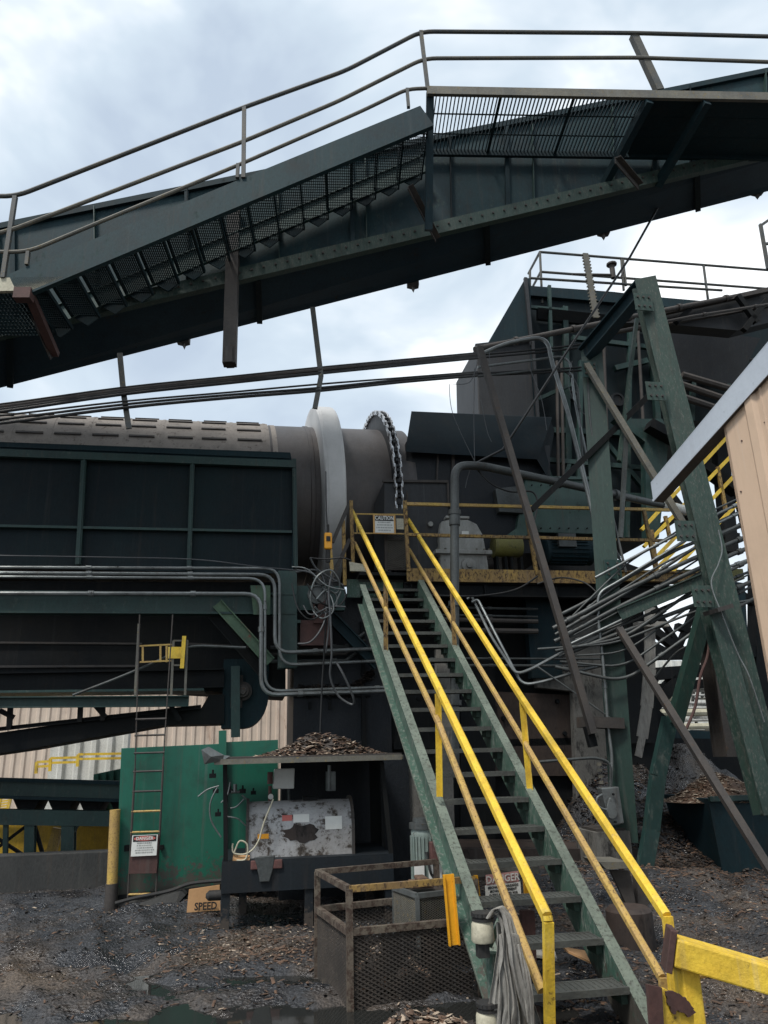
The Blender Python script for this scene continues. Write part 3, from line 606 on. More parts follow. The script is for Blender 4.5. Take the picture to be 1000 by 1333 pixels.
# sprocket with teeth
b = MB(); b.lathe(DC, DA, [(-.02 + .06, 1.40), (.04, 1.66), (.09, 1.66), (.09, 1.40)], 96)
nt_ = 60; TS = 0.065
for k in range(nt_):
    a = 2 * math.pi * (k + .5) / nt_; nn = x * math.cos(a) + y * math.sin(a); tn = -x * math.sin(a) + y * math.cos(a); c = DC + DA * TS + nn * 1.66
    b.hexa([c - DA * .025 - tn * .05, c + DA * .025 - tn * .05, c + DA * .025 + tn * .05, c - DA * .025 + tn * .05, c - DA * .02 - tn * .02 + nn * .07, c + DA * .02 - tn * .02 + nn * .07, c + DA * .02 + tn * .02 + nn * .07, c - DA * .02 + tn * .02 + nn * .07])
dr.part('sprocket', b, M['duct'])
dr.done()
ch = Thing('drive_chain', 'bright steel roller chain wrapped over the sprocket of the rotary drum', 'chain')
rol = MB(); lk = MB(); rc = 1.70; npp = 64
for k in range(npp):
    a = 2 * math.pi * k / npp; a2 = 2 * math.pi * (k + 1) / npp
    p = DC + DA * TS + (x * math.cos(a) + y * math.sin(a)) * rc; q = DC + DA * TS + (x * math.cos(a2) + y * math.sin(a2)) * rc
    rol.cyl(p - DA * .068, p + DA * .068, .028, 8)
    off = 0.060 if k % 2 else 0.042
    nn = ((p + q) / 2 - DC - DA * TS).normalized()
    for s_ in (-1, 1):
        m1 = p.lerp(q, .5)
        e_ = (q - p).normalized()
        pts = [p - e_ * .03 + nn * .03, p - e_ * .03 - nn * .03, p + e_ * .02 - nn * .045, m1 - nn * .022, q - e_ * .02 - nn * .045, q + e_ * .03 - nn * .03, q + e_ * .03 + nn * .03, q - e_ * .02 + nn * .045, m1 + nn * .022, p + e_ * .02 + nn * .045]
        lk.poly([t_ + DA * (off * s_ - .008) for t_ in pts], DA * .016)
ch.part('link_plates', lk, M['chain']); ch.part('rollers', rol, M['duct']); ch.done()
# ================================================================== LEFT TROUGH PANEL, frame, conduits
pv = 10.62
tr = Thing('collecting_trough', 'long dark steel trough wall with green ribs in front of the rotary drum', 'trough')
b = MB(); b.poly([P(-6.5, pv + .05, 4.10), P(0.50, pv + .05, 4.06), P(0.50, pv + .05, 5.74), P(-6.5, pv + .05, 5.76)], V * 0.02)
tr.part('plating', b, M['panel'])
b = MB(); b.poly([A(-60, 573, pv), A(378, 589, pv), A(380, 599, pv), A(-60, 584, pv)], V * 0.25); b.poly([A(0, 577, pv - .02), A(377, 592, pv - .02), A(378, 597, pv - .02), A(0, 582, pv - .02)], -V * 0.01); tr.part('top_lip', b, M['navy'])
b = MB(); b.prof(A(-60, 588, pv - .03), A(385, 605, pv - .03), [(-.04, -.055), (.04, -.055), (.04, .055), (-.04, .055)]); tr.part('top_rail', b, M['navygreen'])
b = MB(); b.prof(A(-60, 684, pv), A(380, 693, pv), [(-.04, -.018), (.04, -.018), (.04, .018), (-.04, .018)]); tr.part('mid_rib', b, M['navygreen'])
for (x0, y0, x1, y1, wd) in ((110, 594, 102, 735, .07), (251, 600, 246, 742, .06), (383, 598, 385, 740, .06)):
    b = MB(); b.beam(A(x0, y0, pv - .012), A(x1, y1, pv - .012), wd, .07, up=V); b.beam(A(x0, y0, pv - .05), A(x1, y1, pv - .05), wd * .3, .03, up=V); tr.part('rib', b, M['navygreen'])
b = MB(); b.poly([P(0.50, pv, 4.1), P(0.50, pv, 5.7), P(.5, pv + .5, 5.7), P(.5, pv + .5, 4.1)], U * .02); tr.part('end_plate', b, M['navy'])
tr.done()
sup = Thing('trough_gantry', 'dark green steel beam and post with peeling paint carrying the trough', 'gantry')
b = MB(); b.ibeam(A(-80, 784, 10.45), A(385, 787, 10.45), .18, .30, .03); sup.part('beam', b, M['navygreen'])
b = MB(); b.ibeam(A(374, 745, 10.47), A(374, 870, 10.47), .26, .20, .025, up=V); b.box(0.30, 0.62, 10.38, 10.6, 3.30, 3.34); sup.part('post', b, M['peel' if False else 'navygreen'])
b = MB(); b.chan(A(283, 786, 10.40), A(352, 862, 10.40), .06, .15, .015, up=U); sup.part('brace', b, M['peel'])
b = MB(); b.chan(A(276, 800, 10.52), A(345, 880, 10.52), .05, .13, .015, up=U); sup.part('brace', b, M['black'])
b = MB(); b.poly([P(.50, 10.5, 3.85), P(1.25, 10.5, 3.85), P(1.25, 10.5, 3.5), P(.5, 10.5, 3.5)], V * .12); sup.part('cross_beam', b, M['navygreen'])
b = MB(); b.poly([A(326, 762, 10.28), A(352, 762, 10.28), A(352, 800, 10.28), A(330, 800, 10.28)], V * .006); sup.part('gusset', b, M['peel'])
sup.done()
CG = 'grey conduits running along the trough and dropping at the green post'
for i, (y0, y1, xb, yb, xe) in enumerate(((738, 740, 364, 866, 500), (745, 748, 358, 850, 494), (750, 753, 345, 900, 515), (772, 773, 340, 905, 517))):
    vv = 10.22 - i * .015
    pts = bent([A(-120, y0, vv), A(xb, y1, vv), A(xb, yb, vv), A(xe, yb - 6, vv + .35)], .22)
    pipe('conduit', pts, (.022, .026, .02, .028)[i], 'galv' if i != 2 else 'galv', 'grey steel conduit running under the trough and bending down at the post', 'conduit', CG)
pipe('cable', bez([A(-80, 722, 10.1), A(120, 725, 10.1), A(250, 728, 10.1), A(330, 737, 10.1), A(415, 748, 10.1), A(440, 775, 10.1)]), .008, 'wire', 'thin sagging cable crossing the lower edge of the trough', 'cable')
# deep conveyor hood under the trough
hd = Thing('drum_undercarriage', 'soot black hopper side hanging below the green beam', 'hopper')
b = MB(); b.poly([A(-90, 756, 11.0), A(372, 758, 11.0), A(372, 905, 11.0), A(-90, 880, 11.0)], V * 1.2); hd.part('side_plate', b, M['black'])
b = MB(); b.beam(A(-60, 836, 10.97), A(185, 838, 10.97), .03, .025); b.beam(A(-60, 868, 10.97), A(180, 867, 10.97), .03, .03); b.beam(A(245, 838, 10.97), A(345, 843, 10.97), .03, .03); hd.part('stiffener', b, M['rustpipe'])
b = MB(); b.chan(A(-60, 890, 10.9), A(292, 883, 10.9), .1, .26, .02); hd.part('lower_channel', b, M['black'])
hd.done()
wlk = Thing('lower_walkway', 'narrow dark walkway on brackets under the trough at the left', 'walkway')
b = MB(); b.chan(A(-60, 915, 10.6), A(246, 913, 10.6), .10, .14, .015); b.box(-4.5, -0.66, 10.62, 11.3, 2.42, 2.45); wlk.part('deck', b, M['navygreen'])
for (x0, y0, x1, y1) in ((14, 916, 12, 950), (105, 920, 104, 940), (124, 918, 138, 934), (134, 920, 134, 938), (222, 918, 235, 938), (0, 925, 18, 934)):
    b = MB(); b.beam(A(x0, y0, 10.8), A(x1, y1, 10.8), .06, .06, up=V); wlk.part('bracket', b, M['black'])
wlk.done()
cv = Thing('lower_conveyor', 'black inclined conveyor trough with a rounded head drum below the hopper', 'conveyor')
b = MB(); b.poly([A(-80, 992, 10.9), A(30, 976, 10.9), A(210, 944, 10.9), A(292, 942, 10.9), A(292, 904, 10.9), A(272, 905, 10.9), A(262, 922, 10.9), A(60, 945, 10.9), A(-80, 965, 10.9)], V * .8); cv.part('trough', b, M['black'])
b = MB(); b.chan(A(-80, 958, 10.86), A(262, 920, 10.86), .04, .05, .01); cv.part('flange', b, M['black'])
b = MB(); c = A(318, 905, 10.95); pr = [c + U * .34 * math.cos(a) + Z * .44 * math.sin(a) for a in [R(t) for t in range(-90, 30, 12)]]
b.poly([c - U * .30 - Z * .44, *pr, c + U * .34 + Z * .5, c - U * .30 + Z * .5], V * .6); cv.part('head_box', b, M['navy'])
b = MB(); c = A(316, 900, 10.9); b.lathe(c, -V, [(0, .13), (.05, .13), (.05, .085), (.12, .085), (.12, .055), (.15, .05), (.15, 0)], 20); b.box(*[UVH(c)[0] + d for d in (-.16, .0)], UVH(c)[1] - .04, UVH(c)[1] - .002, UVH(c)[2] - .22, UVH(c)[2] + .22); cv.part('shaft_bearing', b, M['rustpipe'])
b = MB(); b.chan(A(301, 868, 10.8), A(301, 960, 10.8), .12, .16, .02, up=V); cv.part('post', b, M['navygreen'])
cv.done()
# ================================================================== GREEN ENCLOSURE + LADDER
cb = Thing('green_enclosure', 'bright green sheet steel enclosure wall standing behind the caged ladder', 'enclosure')
c0, c1, c2, c3 = A(158, 974, 9.62), A(292, 968, 9.62), A(300, 1180, 9.62), A(148, 1182, 9.62)
b = MB(); b.poly([A(158, 974, 9.62), A(292, 968, 9.62), A(292, 1152, 9.62), A(150, 1166, 9.62)], V * .9); cb.part('side_panel', b, M['cab'], bevel=.004)
b = MB(); b.poly([A(293, 966, 9.66), A(362, 963, 9.66), A(362, 1150, 9.66), A(293, 1150, 9.66)], V * .8); cb.part('rear_panel', b, M['cab'])
b = MB(); b.beam(A(290, 951, 9.6), A(289, 1150, 9.6), .09, .05, up=V); cb.part('corner_post', b, M['cab'])
b = MB(); b.beam(A(148, 1168, 9.58), A(292, 1153, 9.58), .04, .03); cb.part('bottom_angle', b, M['black'])
b = MB(); b.beam(A(165, 1100, 9.6), A(165, 1108, 9.6), .05, .04, up=V); b.beam(A(211, 1100, 9.6), A(211, 1106, 9.6), .04, .04, up=V); cb.part('latch', b, M['black'])
b = MB(); b.poly([A(143, 1185, 9.5), A(290, 1170, 9.5), A(290, 1152, 9.64), A(150, 1166, 9.64)], V * .5); cb.part('plinth', b, M['curb'])
cb.done()
ld = Thing('caged_ladder', 'thin steel ladder hanging in front of the green enclosure with a brown guard plate', 'ladder')
for a_ in ((((182, 800), (176, 1000), (171, 1088), (166, 1182)), 'ladder_rail'), (((225, 800), (213, 985), (208, 1088), (202, 1180)), 'ladder_rail')):
    p_ = a_[0]; b = MB(); b.tube([A(*p_[0], 9.46), A(*p_[1], 9.46)], .008, 6); b.tube([A(*p_[1], 9.46), A(*p_[2], 9.46)], .014, 6); b.tube([A(*p_[2], 9.46), A(*p_[3], 9.46)], .012, 6); ld.part(a_[1], b, M['rustpipe'])
for i, y in enumerate((936, 957, 980, 1004, 1030, 1056, 1083, 1164)):
    t = (y - 800) / 382; xa = 182 - 16 * t; xb_ = 225 - 23 * t
    b = MB(); b.tube([A(xa, y + .6, 9.46), A(xb_, y - .6, 9.46)], .013, 6); ld.part('rung', b, M['yellow_dirty'] if i > 4 else M['rustpipe'])
b = MB(); b.poly([A(173, 1087, 9.42), A(208, 1087, 9.42), A(204, 1137, 9.42), A(167, 1138, 9.42)], V * .01); gp = ld.part('guard_plate', b, M['redbrown'], bevel=.003)
ld.done()
sg = Thing('ladder_danger_sign', 'small white danger sign with red header on the brown ladder guard plate', 'sign')
c = A(188, 1100.5, 9.40); b = MB(); panel(b, c, U, Z, .275, .215, .004); sg.part('board', b, M['white'])
b = MB(); panel(b, c + Z * .072 - V * .003, U, Z, .25, .06, .003); hd_ = sg.part('header', b, M['ink'])
b = MB(); b.poly([c + Z * .072 - V * .006 + U * .118 * math.cos(a) + Z * .026 * math.sin(a) for a in [R(t) for t in range(0, 360, 20)]], -V * .001); sg.part('oval', b, M['signred'], under=hd_)
sg.part('lettering', text(None, 'DANGER', c + Z * .072 - V * .009, U, Z, (.046, .046), None, bold=0.02), M['white'], under=hd_)
sg.part('small_print', microtext(c + Z * .025 - V * .003, .20, 5, .024, seed=8), M['gear']); sg.done()
lp = Thing('ladder_landing_gate', 'small yellow rail gate and bracket at the top of the thin ladder', 'gate')
vv = 10.25
b = MB(); b.beam(A(182, 841, vv), A(224, 839, vv), .025, .02); b.beam(A(182, 862, vv), A(224, 860, vv), .025, .02); lp.part('gate_rail', b, M['yellow_dirty'])
for x_ in (186, 209, 217): b = MB(); b.beam(A(x_, 841, vv), A(x_, 862, vv), .025, .02, up=V); lp.part('gate_bar', b, M['yellow_dirty'])
b = MB(); b.poly([A(219, 842, vv - .03), A(237, 842, vv - .03), A(237, 857, vv - .03), A(219, 857, vv - .03)], V * .02); lp.part('spring_box', b, M['yellow'])
b = MB(); b.beam(A(240, 828, vv - .05), A(237, 870, vv - .05), .05, .03, up=V); lp.part('latch_post', b, M['yellow'])
for x_, y1 in ((226, 905), (244, 905)): b = MB(); b.beam(A(x_, 834, vv), A(x_ - 3, y1, vv), .03, .03, up=V); lp.part('stanchion', b, M['grail'])
b = MB(); b.beam(A(226, 834, vv), A(245, 834, vv), .02, .02); b.beam(A(226, 866, vv), A(244, 866, vv), .02, .02); lp.part('tie_bar', b, M['grail'])
b = MB(); b.beam(A(181, 812, vv), A(176, 906, vv), .03, .03, up=V); lp.part('stanchion', b, M['grail']); lp.done()
pipe('conduit', bent([A(95, 905, 10.3), A(150, 884, 10.3), A(205, 861, 10.3), A(245, 840, 10.3), A(320, 843, 10.3)], .2), .018, 'pipe', 'bent conduit sloping up behind the ladder gate', 'conduit')
# ================================================================== YARD LEFT: curb, bollard, trough line, yellow tank
b = MB(); b.poly([P(-9, 11.25, -.2), P(-1.76, 11.1, -.2), P(-1.76, 11.1, 0.42), P(-9, 11.25, 0.44)], V * .3)
one('curb_wall', b, M['curb'], 'low blackened concrete wall at the left behind the mud', 'wall', bevel=.01)
bl = Thing('bollard', 'leaning yellow pipe bollard in front of the green enclosure', 'bollard')
b = MB(); b.cyl(A(146, 1150, 9.5), A(150, 1054, 9.5), .058, 18); bl.part('yellow_pipe', b, M['yellow_dirty'])
b = MB(); b.cyl(A(144, 1186, 9.5), A(146, 1150, 9.5), .07, 18); bl.part('base_sleeve', b, M['rustpipe']); bl.done()
yt = Thing('yellow_tank_wall', 'long low mustard yellow tank wall behind the trough legs', 'tank')
b = MB(); b.poly([A(-60, 1072, 14), A(152, 1072, 14), A(152, 1118, 14), A(-60, 1120, 14)], V * 2); yt.part('side', b, M['faryellow']); 
b = MB(); b.beam(A(-60, 1071, 13.9), A(152, 1071, 13.9), .1, .06); yt.part('rim', b, M['black']); yt.done()
b = MB(); b.beam(A(76, 1078, 12.6), A(65, 1118, 12.6), .14, .10, up=V); one('slanted_prop', b, M['yellow_dirty'], 'short slanted yellow prop leaning on the mustard tank wall', 'prop')
tl = Thing('screw_trough', 'dark green open trough line on braced steel legs at far left', 'trough')
b = MB(); b.poly([A(-60, 1014, 12.0), A(156, 1020, 12.0), A(156, 1040, 12.0), A(-60, 1034, 12.0)], V * 1.0); tl.part('upper_trough', b, M['navygreen'])
b = MB(); b.beam(A(-60, 1013, 11.95), A(157, 1019, 11.95), .1, .05); b.beam(A(-60, 1036, 11.97), A(157, 1042, 11.97), .06, .04); tl.part('lip', b, M['navy'])
b = MB()
for xx in (15, 60, 100, 140): b.poly([A(xx, 1036, 12.2), A(xx + 38, 1038, 12.2), A(xx + 28, 1058, 12.2), A(xx + 10, 1058, 12.2)], V * .6)
tl.part('hoppers', b, M['black'])
b = MB(); b.chan(A(-60, 1063, 11.9), A(148, 1066, 11.9), .2, .20, .02, sgn=-1); tl.part('lower_beam', b, M['navygreen'])
for (xx, wd) in ((8, .06), (40, .13), (90, .17)):
    b = MB(); b.ibeam(A(xx, 1066, 12.0), A(xx - 1, 1121, 12.0), wd, wd, .02, up=V); tl.part('leg', b, M['navygreen'])
b = MB(); b.poly([A(78, 1070, 11.96), A(104, 1070, 11.96), A(97, 1084, 11.96), A(83, 1084, 11.96)], V * .1); tl.part('gusset', b, M['navygreen'])
b = MB(); b.beam(A(-5, 1105, 12.1), A(36, 1074, 12.1), .05, .04); b.beam(A(-5, 1090, 12.1), A(38, 1118, 12.1), .05, .04); b.beam(A(45, 1074, 12.1), A(58, 1120, 12.1), .05, .04, up=V); tl.part('cross_brace', b, M['black'])
tl.done()
# background sheds
def corr(mb, p, q, h0, h1, pitch, depth):      # corrugated wall from p to q
    p, q = Vector(p), Vector(q); d = q - p; l = d.length; e = d.normalized(); nrm = e.cross(Z); n = int(l / pitch); pts = []
    for i in range(n):
        s0 = i * pitch; pts += [(s0, 0), (s0 + pitch * .5, 0), (s0 + pitch * .62, depth), (s0 + pitch * .88, depth)]
    pts.append((n * pitch, 0))
    vs = [p + e * a + nrm * c + Z * h0 for a, c in pts] + [p + e * a + nrm * c + Z * h1 for a, c in pts]; m = len(pts)
    mb.add(vs, [(i, i + 1, m + i + 1, m + i) for i in range(m - 1)]); return mb
bd = Thing('corrugated_shed', 'large cream corrugated shed far behind on the left', 'building')
bb = MB(); corr(bb, P(-30, 26, 0), P(2.4, 26, 0), 0, 7.5, .30, .05); bd.part('wall', bb, M['farwall'])
b = MB(); b.box(-30, 2.4, 26.1, 40, 0, 7.45); bd.part('body', b, M['farwall'])
b = MB(); b.box(-30.2, 2.6, 25.8, 40.2, 7.5, 7.75); bd.part('roof', b, M['farpale']); bd.done()
ct = Thing('white_container', 'white ribbed container with a sloping roofline behind the green enclosure', 'container')
bb = MB(); corr(bb, A(60, 1030, 19), A(168, 1020, 19), -1.2, 1.1, .35, .08); ct.part('ribbed_side', bb, M['farwhite'])
b = MB(); b.poly([A(62, 1000, 19.1), A(168, 984, 19.1), A(168, 1080, 19.1), A(62, 1080, 19.1)], V * 2.4); ct.part('body', b, M['farwhite']); ct.done()
tg = Thing('teal_container', 'small teal green sheet shed between white container and enclosure', 'container')
b = MB(); b.poly([A(122, 1008, 15), A(160, 1000, 15), A(160, 1070, 15), A(122, 1070, 15)], V * 1.5); tg.part('side', b, M['fargreen'])
b = MB(); 
for k in range(4): b.beam(A(126 + 10 * k, 1008 - 2 * k, 14.97), A(126 + 10 * k, 1068, 14.97), .06, .04, up=V)
tg.part('ribs', b, M['fargreen']); tg.done()
fr_ = Thing('far_guardrail', 'pale yellow guardrail on the roof edge of the white container', 'railing')
for (x0, x1, y0, yb) in ((48, 66, 992, 1003), (66, 102, 987, 1000), (102, 158, 982, 994)):
    b = MB(); b.beam(A(x0, y0, 18), A(x1, y0 - 1, 18), .05, .05); b.beam(A(x0, y0 + 6, 18), A(x1, y0 + 5, 18), .05, .05); fr_.part('rail', b, M['yellow'])
    b = MB()
    b.beam(A(x0, y0, 18), A(x0 - 1, yb + 4, 18), .06, .06, up=V); fr_.part('post', b, M['yellow'])
fr_.done()
fl = Thing('far_yellow_ladder', 'tiny yellow caged ladder at the far left edge beyond the trough', 'ladder')
b = MB(); b.beam(A(1, 1038, 17), A(-3, 1060, 17), .05, .05, up=V); b.beam(A(15, 1036, 17), A(9, 1058, 17), .05, .05, up=V); fl.part('rail', b, M['yellow'])
for k in range(6): b = MB(); b.beam(A(1 - k * .7, 1040 + 3.4 * k, 17), A(14 - k * .9, 1038 + 3.4 * k, 17), .03, .03); fl.part('rung', b, M['yellow'])
fl.done()
# ================================================================== WALLS UNDER THE PLATFORM
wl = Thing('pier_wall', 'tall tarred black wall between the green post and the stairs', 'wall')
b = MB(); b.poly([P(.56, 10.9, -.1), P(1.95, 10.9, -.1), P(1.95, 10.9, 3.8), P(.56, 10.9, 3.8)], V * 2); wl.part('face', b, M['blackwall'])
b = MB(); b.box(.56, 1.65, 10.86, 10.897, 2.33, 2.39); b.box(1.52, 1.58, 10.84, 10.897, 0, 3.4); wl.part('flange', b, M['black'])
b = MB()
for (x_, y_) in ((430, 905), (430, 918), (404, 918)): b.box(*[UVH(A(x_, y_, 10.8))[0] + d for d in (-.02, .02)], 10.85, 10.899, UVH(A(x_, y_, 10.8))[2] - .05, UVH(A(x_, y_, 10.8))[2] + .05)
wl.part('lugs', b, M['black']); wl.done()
CG2 = 'soot covered pipes clamped across the tarred wall'
for k, (y0, r_) in enumerate(((851, .022), (860, .026), (842, .028))):
    pipe('wall_pipe', [A(352, y0 + 1, 10.75), A(450, y0, 10.75), A(475, y0 - 18, 10.75)], r_, 'pipe' if k else 'rustpipe', 'sooty pipe clamped across the tarred black wall under the cable tangle', 'pipe', CG2)
sb = MB()
for _ in range(700):
    xx = rnd.uniform(0.6, 1.7); p = P(xx, 10.83 + rnd.uniform(-.04, .04), 2.42 + rnd.gauss(0, .02) + (.22 * smooth(1.35, 1.7, xx) + .05 * noise.noise(Vector((xx * 6, 0, 0)))) + rnd.uniform(-.06, .06)); flake(sb, p, .06, rnd)
one('soot_clumps', sb, M['chip_dark'], 'black fibrous clumps hanging on the flange of the tarred wall', 'debris', kind='stuff')
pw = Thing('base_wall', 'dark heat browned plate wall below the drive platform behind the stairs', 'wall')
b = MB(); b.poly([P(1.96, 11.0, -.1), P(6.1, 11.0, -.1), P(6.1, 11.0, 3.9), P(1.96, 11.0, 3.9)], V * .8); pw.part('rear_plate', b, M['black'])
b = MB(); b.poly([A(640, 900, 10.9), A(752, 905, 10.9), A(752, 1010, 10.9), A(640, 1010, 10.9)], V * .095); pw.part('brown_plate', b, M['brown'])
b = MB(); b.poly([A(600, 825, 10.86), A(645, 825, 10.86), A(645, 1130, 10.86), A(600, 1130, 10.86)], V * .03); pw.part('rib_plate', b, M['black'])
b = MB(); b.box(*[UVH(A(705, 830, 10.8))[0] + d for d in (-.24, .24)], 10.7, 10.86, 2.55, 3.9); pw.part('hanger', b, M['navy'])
b = MB(); 
for (x_, y_) in ((662, 868), (655, 935), (672, 950), (707, 945), (735, 955), (725, 913), (690, 920), (740, 990), (612, 880), (560, 870), (545, 910), (650, 985), (600, 960)):
    c = A(x_, y_, 10.88); b.lathe(c, -V, [(0, .035), (.04, .03), (.04, 0)], 8)
pw.part('bolts', b, M['black'])
b = MB(); b.box(1.98, 6.0, 10.9, 10.95, 1.60, 1.70); pw.part('flange', b, M['black']); pw.done()
cp = Thing('concrete_pier', 'stained grey concrete pier right of the browned plate', 'pier')
b = MB(); b.poly([A(688, 805, 10.75), A(792, 800, 10.75), A(806, 1140, 10.75), A(752, 1140, 10.75), A(750, 1010, 10.75), A(746, 900, 10.75), A(700, 895, 10.75)], V * .14); cp.part('shaft', b, M['conc'], bevel=.01)
cp.done()
ft = Thing('low_plinth_wall', 'dark low plinth between stairs and pier at ground level', 'plinth')
b = MB(); b.poly([A(560, 1105, 9.6), A(830, 1105, 9.6), A(830, 1190, 9.6), A(560, 1190, 9.6)], V * 1.1); ft.part('block', b, M['brown']); ft.done()
b = MB(); b.beam(A(575, 845, 9.2), A(582, 1100, 9.2), .16, .14, up=V); one('support_post', b, M['conc'], 'grey steel post standing behind the upper half of the stairs', 'post')
b = MB(); b.ibeam(A(540, 1000, 9.7), A(540, 1140, 9.7), .3, .3, .02, up=V); one('pump_pedestal', b, M['conc'], 'rust streaked square pedestal behind the upright motor', 'pedestal')
GP = 'parallel dark pipes running under the drive platform'
for k, (y0, y1, r_) in enumerate(((790, 793, .018), (800, 803, .016), (806, 809, .035), (820, 822, .04), (857, 858, .016), (866, 867, .02))):
    pipe('under_platform_pipe', [A(560, y0, 10.55), A(700 if k < 4 else 785, y1, 10.55)], r_, 'rustpipe' if k in (2, 3) else 'pipe', 'dark pipe running level beneath the yellow platform edge', 'pipe', GP)
# ================================================================== MACHINERY ON THE PLATFORM
gb = Thing('chain_guard_box', 'dark sheet steel guard box with mesh door behind the caution sign', 'guard')
b = MB(); b.poly([A(500, 627, 10.98), A(583, 628, 10.98), A(583, 742, 10.98), A(500, 740, 10.98)], V * .14); gb.part('casing', b, M['duct'], bevel=.01)
b = MB(); b.poly([A(500, 627, 10.98), A(500, 740, 10.98), A(490, 740, 10.98) + V * .2, A(490, 650, 10.98) + V * .2], V * .02); gb.part('side_sheet', b, M['duct'])
b = MB(); b.beam(A(498, 626, 10.95), A(584, 627, 10.95), .03, .04); b.beam(A(583, 626, 10.95), A(584, 660, 10.95), .03, .03, up=V); gb.part('top_angle', b, M['rustpipe'])
b = MB(); b.poly([A(500, 700, 10.94), A(529, 700, 10.94), A(530, 742, 10.94), A(501, 742, 10.94)], V * .02); b.beam(A(502, 684, 10.92), A(503, 744, 10.92), .04, .03, up=V); b.beam(A(530, 640, 10.92), A(532, 744, 10.92), .03, .03, up=V); b.beam(A(502, 702, 10.92), A(532, 703, 10.92), .03, .03); gb.part('mesh_door', b, M['cagemat'])
b = MB()
for k in range(16):
    p = A(504, 704 + 2.4 * k, 10.91); b.beam(p, p + U * .31 + Z * .16 * (1 if k < 12 else .3), .004, .004); b.beam(p + Z * .14, p + U * .31 - Z * .02, .004, .004)
gb.part('mesh', b, M['grail'])
b = MB(); c = A(560, 683, 10.97); b.lathe(c, -V, [(0, .04), (.05, .04), (.05, 0)], 12); gb.part('knob', b, M['gear']); gb.done()
tt = Thing('drum_end_housing', 'large dark housing enclosing the discharge end of the drum', 'housing')
b = MB(); b.poly([A(529, 575, 11.3), A(716, 580, 11.3), A(716, 720, 11.3), A(529, 720, 11.3)], V * 3); tt.part('shell', b, M['blackwall'])
b = MB(); b.poly([A(536, 536, 11.5), A(719, 544, 11.5), A(700, 598, 11.1), A(528, 588, 11.1)], V * .02 + Z * .02); tt.part('rain_hood', b, M['hood'])
b = MB(); b.poly([A(716, 545, 11.5), A(722, 560, 11.6), A(712, 620, 11.2), A(699, 598, 11.1)], V * .02); tt.part('hood_cheek', b, M['hood'])
b = MB(); b.beam(A(590, 592, 11.27), A(588, 698, 11.27), .05, .03, up=V); b.beam(A(570, 592, 11.27), A(568, 650, 11.27), .03, .03, up=V); tt.part('seam', b, M['rustpipe']); tt.done()
ud = Thing('uptake_duct', 'tall grey soot streaked square duct rising behind the rain hood', 'duct')
b = MB(); b.poly([A(620, 450, 12.9), A(690, 443, 12.9), A(700, 600, 12.9), A(626, 600, 12.9)], V * 1.6); ud.part('lower_duct', b, M['duct'], bevel=.02)
b = MB(); b.poly([A(684, 362, 13.4), A(690, 362, 13.4), A(700, 600, 13.4), A(640, 600, 13.4), A(632, 452, 13.4)], V * 1.8); ud.part('inclined_duct', b, M['navy'])
b = MB(); b.beam(A(619, 450, 12.85), A(690, 442, 12.85), .06, .06); b.beam(A(693, 440, 12.85), A(704, 600, 12.85), .06, .06, up=V); b.beam(A(684, 362, 13.35), A(692, 450, 13.35), .07, .07, up=V); ud.part('corner_angle', b, M['duct'])
ud.done()
gx = Thing('gearbox', 'grey rounded gearbox standing on the drive platform', 'gearbox')
c0 = A(603, 745, 10.95); gu, gv, gz = UVH(c0); gz = PH
pr = [(-.40, 0), (.40, 0), (.37, .40), (.42, .42), (.42, .48), (.36, .49), (.33, .75), (.24, .93), (.10, 1.0), (-.18, 1.0), (-.33, .96), (-.37, .78), (-.38, .49), (-.44, .48), (-.44, .42), (-.37, .40)]
b = MB(); b.poly([P(gu + x_, gv - .1, gz + h * .98) for x_, h in pr], V * .6); gx.part('housing', b, M['gear'], bevel=.02)
b = MB(); b.box(gu - .46, gu + .44, gv - .16, gv + .56, gz + .41, gz + .475); b.box(gu - .26, gu + .12, gv - .12, gv + .4, gz + .99, gz + 1.03); gx.part('split_flange', b, M['gear'], bevel=.008)
b = MB(); b.lathe(P(gu + .06, gv - .1, gz + .24), -V, [(0, .12), (.05, .11), (.06, .06), (.10, .055), (.11, .0)], 20); gx.part('bearing_cap', b, M['gear'])
b = MB(); b.lathe(P(gu - .38, gv + .2, gz + .34), -U, [(0, .10), (.16, .09), (.16, .04), (.25, .04), (.25, 0)], 16); b.lathe(P(gu + .38, gv + .2, gz + .34), U, [(0, .10), (.16, .09), (.16, .04), (.25, .04), (.25, 0)], 16); gx.part('shaft_end', b, M['rustpipe'])
b = MB(); b.box(gu - .02, gu + .09, gv - .13, gv - .101, gz + .70, gz + .78); gx.part('nameplate', b, M['white'], under=0)
b = MB()
for d in (-.42, -.3, -.18, .2, .32, .4): b.cyl(P(gu + d, gv - .14, gz + .475), P(gu + d, gv - .14, gz + .50), .018, 6)
gx.part('bolts', b, M['grail'], under=1); gx.done()
cpl = Thing('shaft_coupling_guard', 'oily yellow coupling guard between gearbox and motor', 'guard')
b = MB(); c = A(642, 712, 11.0); b.lathe(c, U, [(0, .0), (0, .17), (.45, .17), (.45, 0)], 20); cpl.part('cover', b, M['olive'])
b = MB()
for d in (.02, .16, .26, .42): b.box(UVH(c)[0] + d, UVH(c)[0] + d + .04, 10.95, 11.1, PH, UVH(c)[2] - .12)
cpl.part('feet', b, M['black']); cpl.done()
mt_ = Thing('drive_motor', 'dark blue green electric motor on an olive base at the right of the gearbox', 'motor')
b = MB(); c = A(705, 718, 11.3); b.lathe(c, U, [(0, 0), (0, .18), (.03, .23), (.06, .23), (.10, .20), (.75, .20), (.80, .22), (.84, .22), (.86, .1), (.86, 0)], 24)
mt_.part('frame', b, M['navy'])
b = MB()
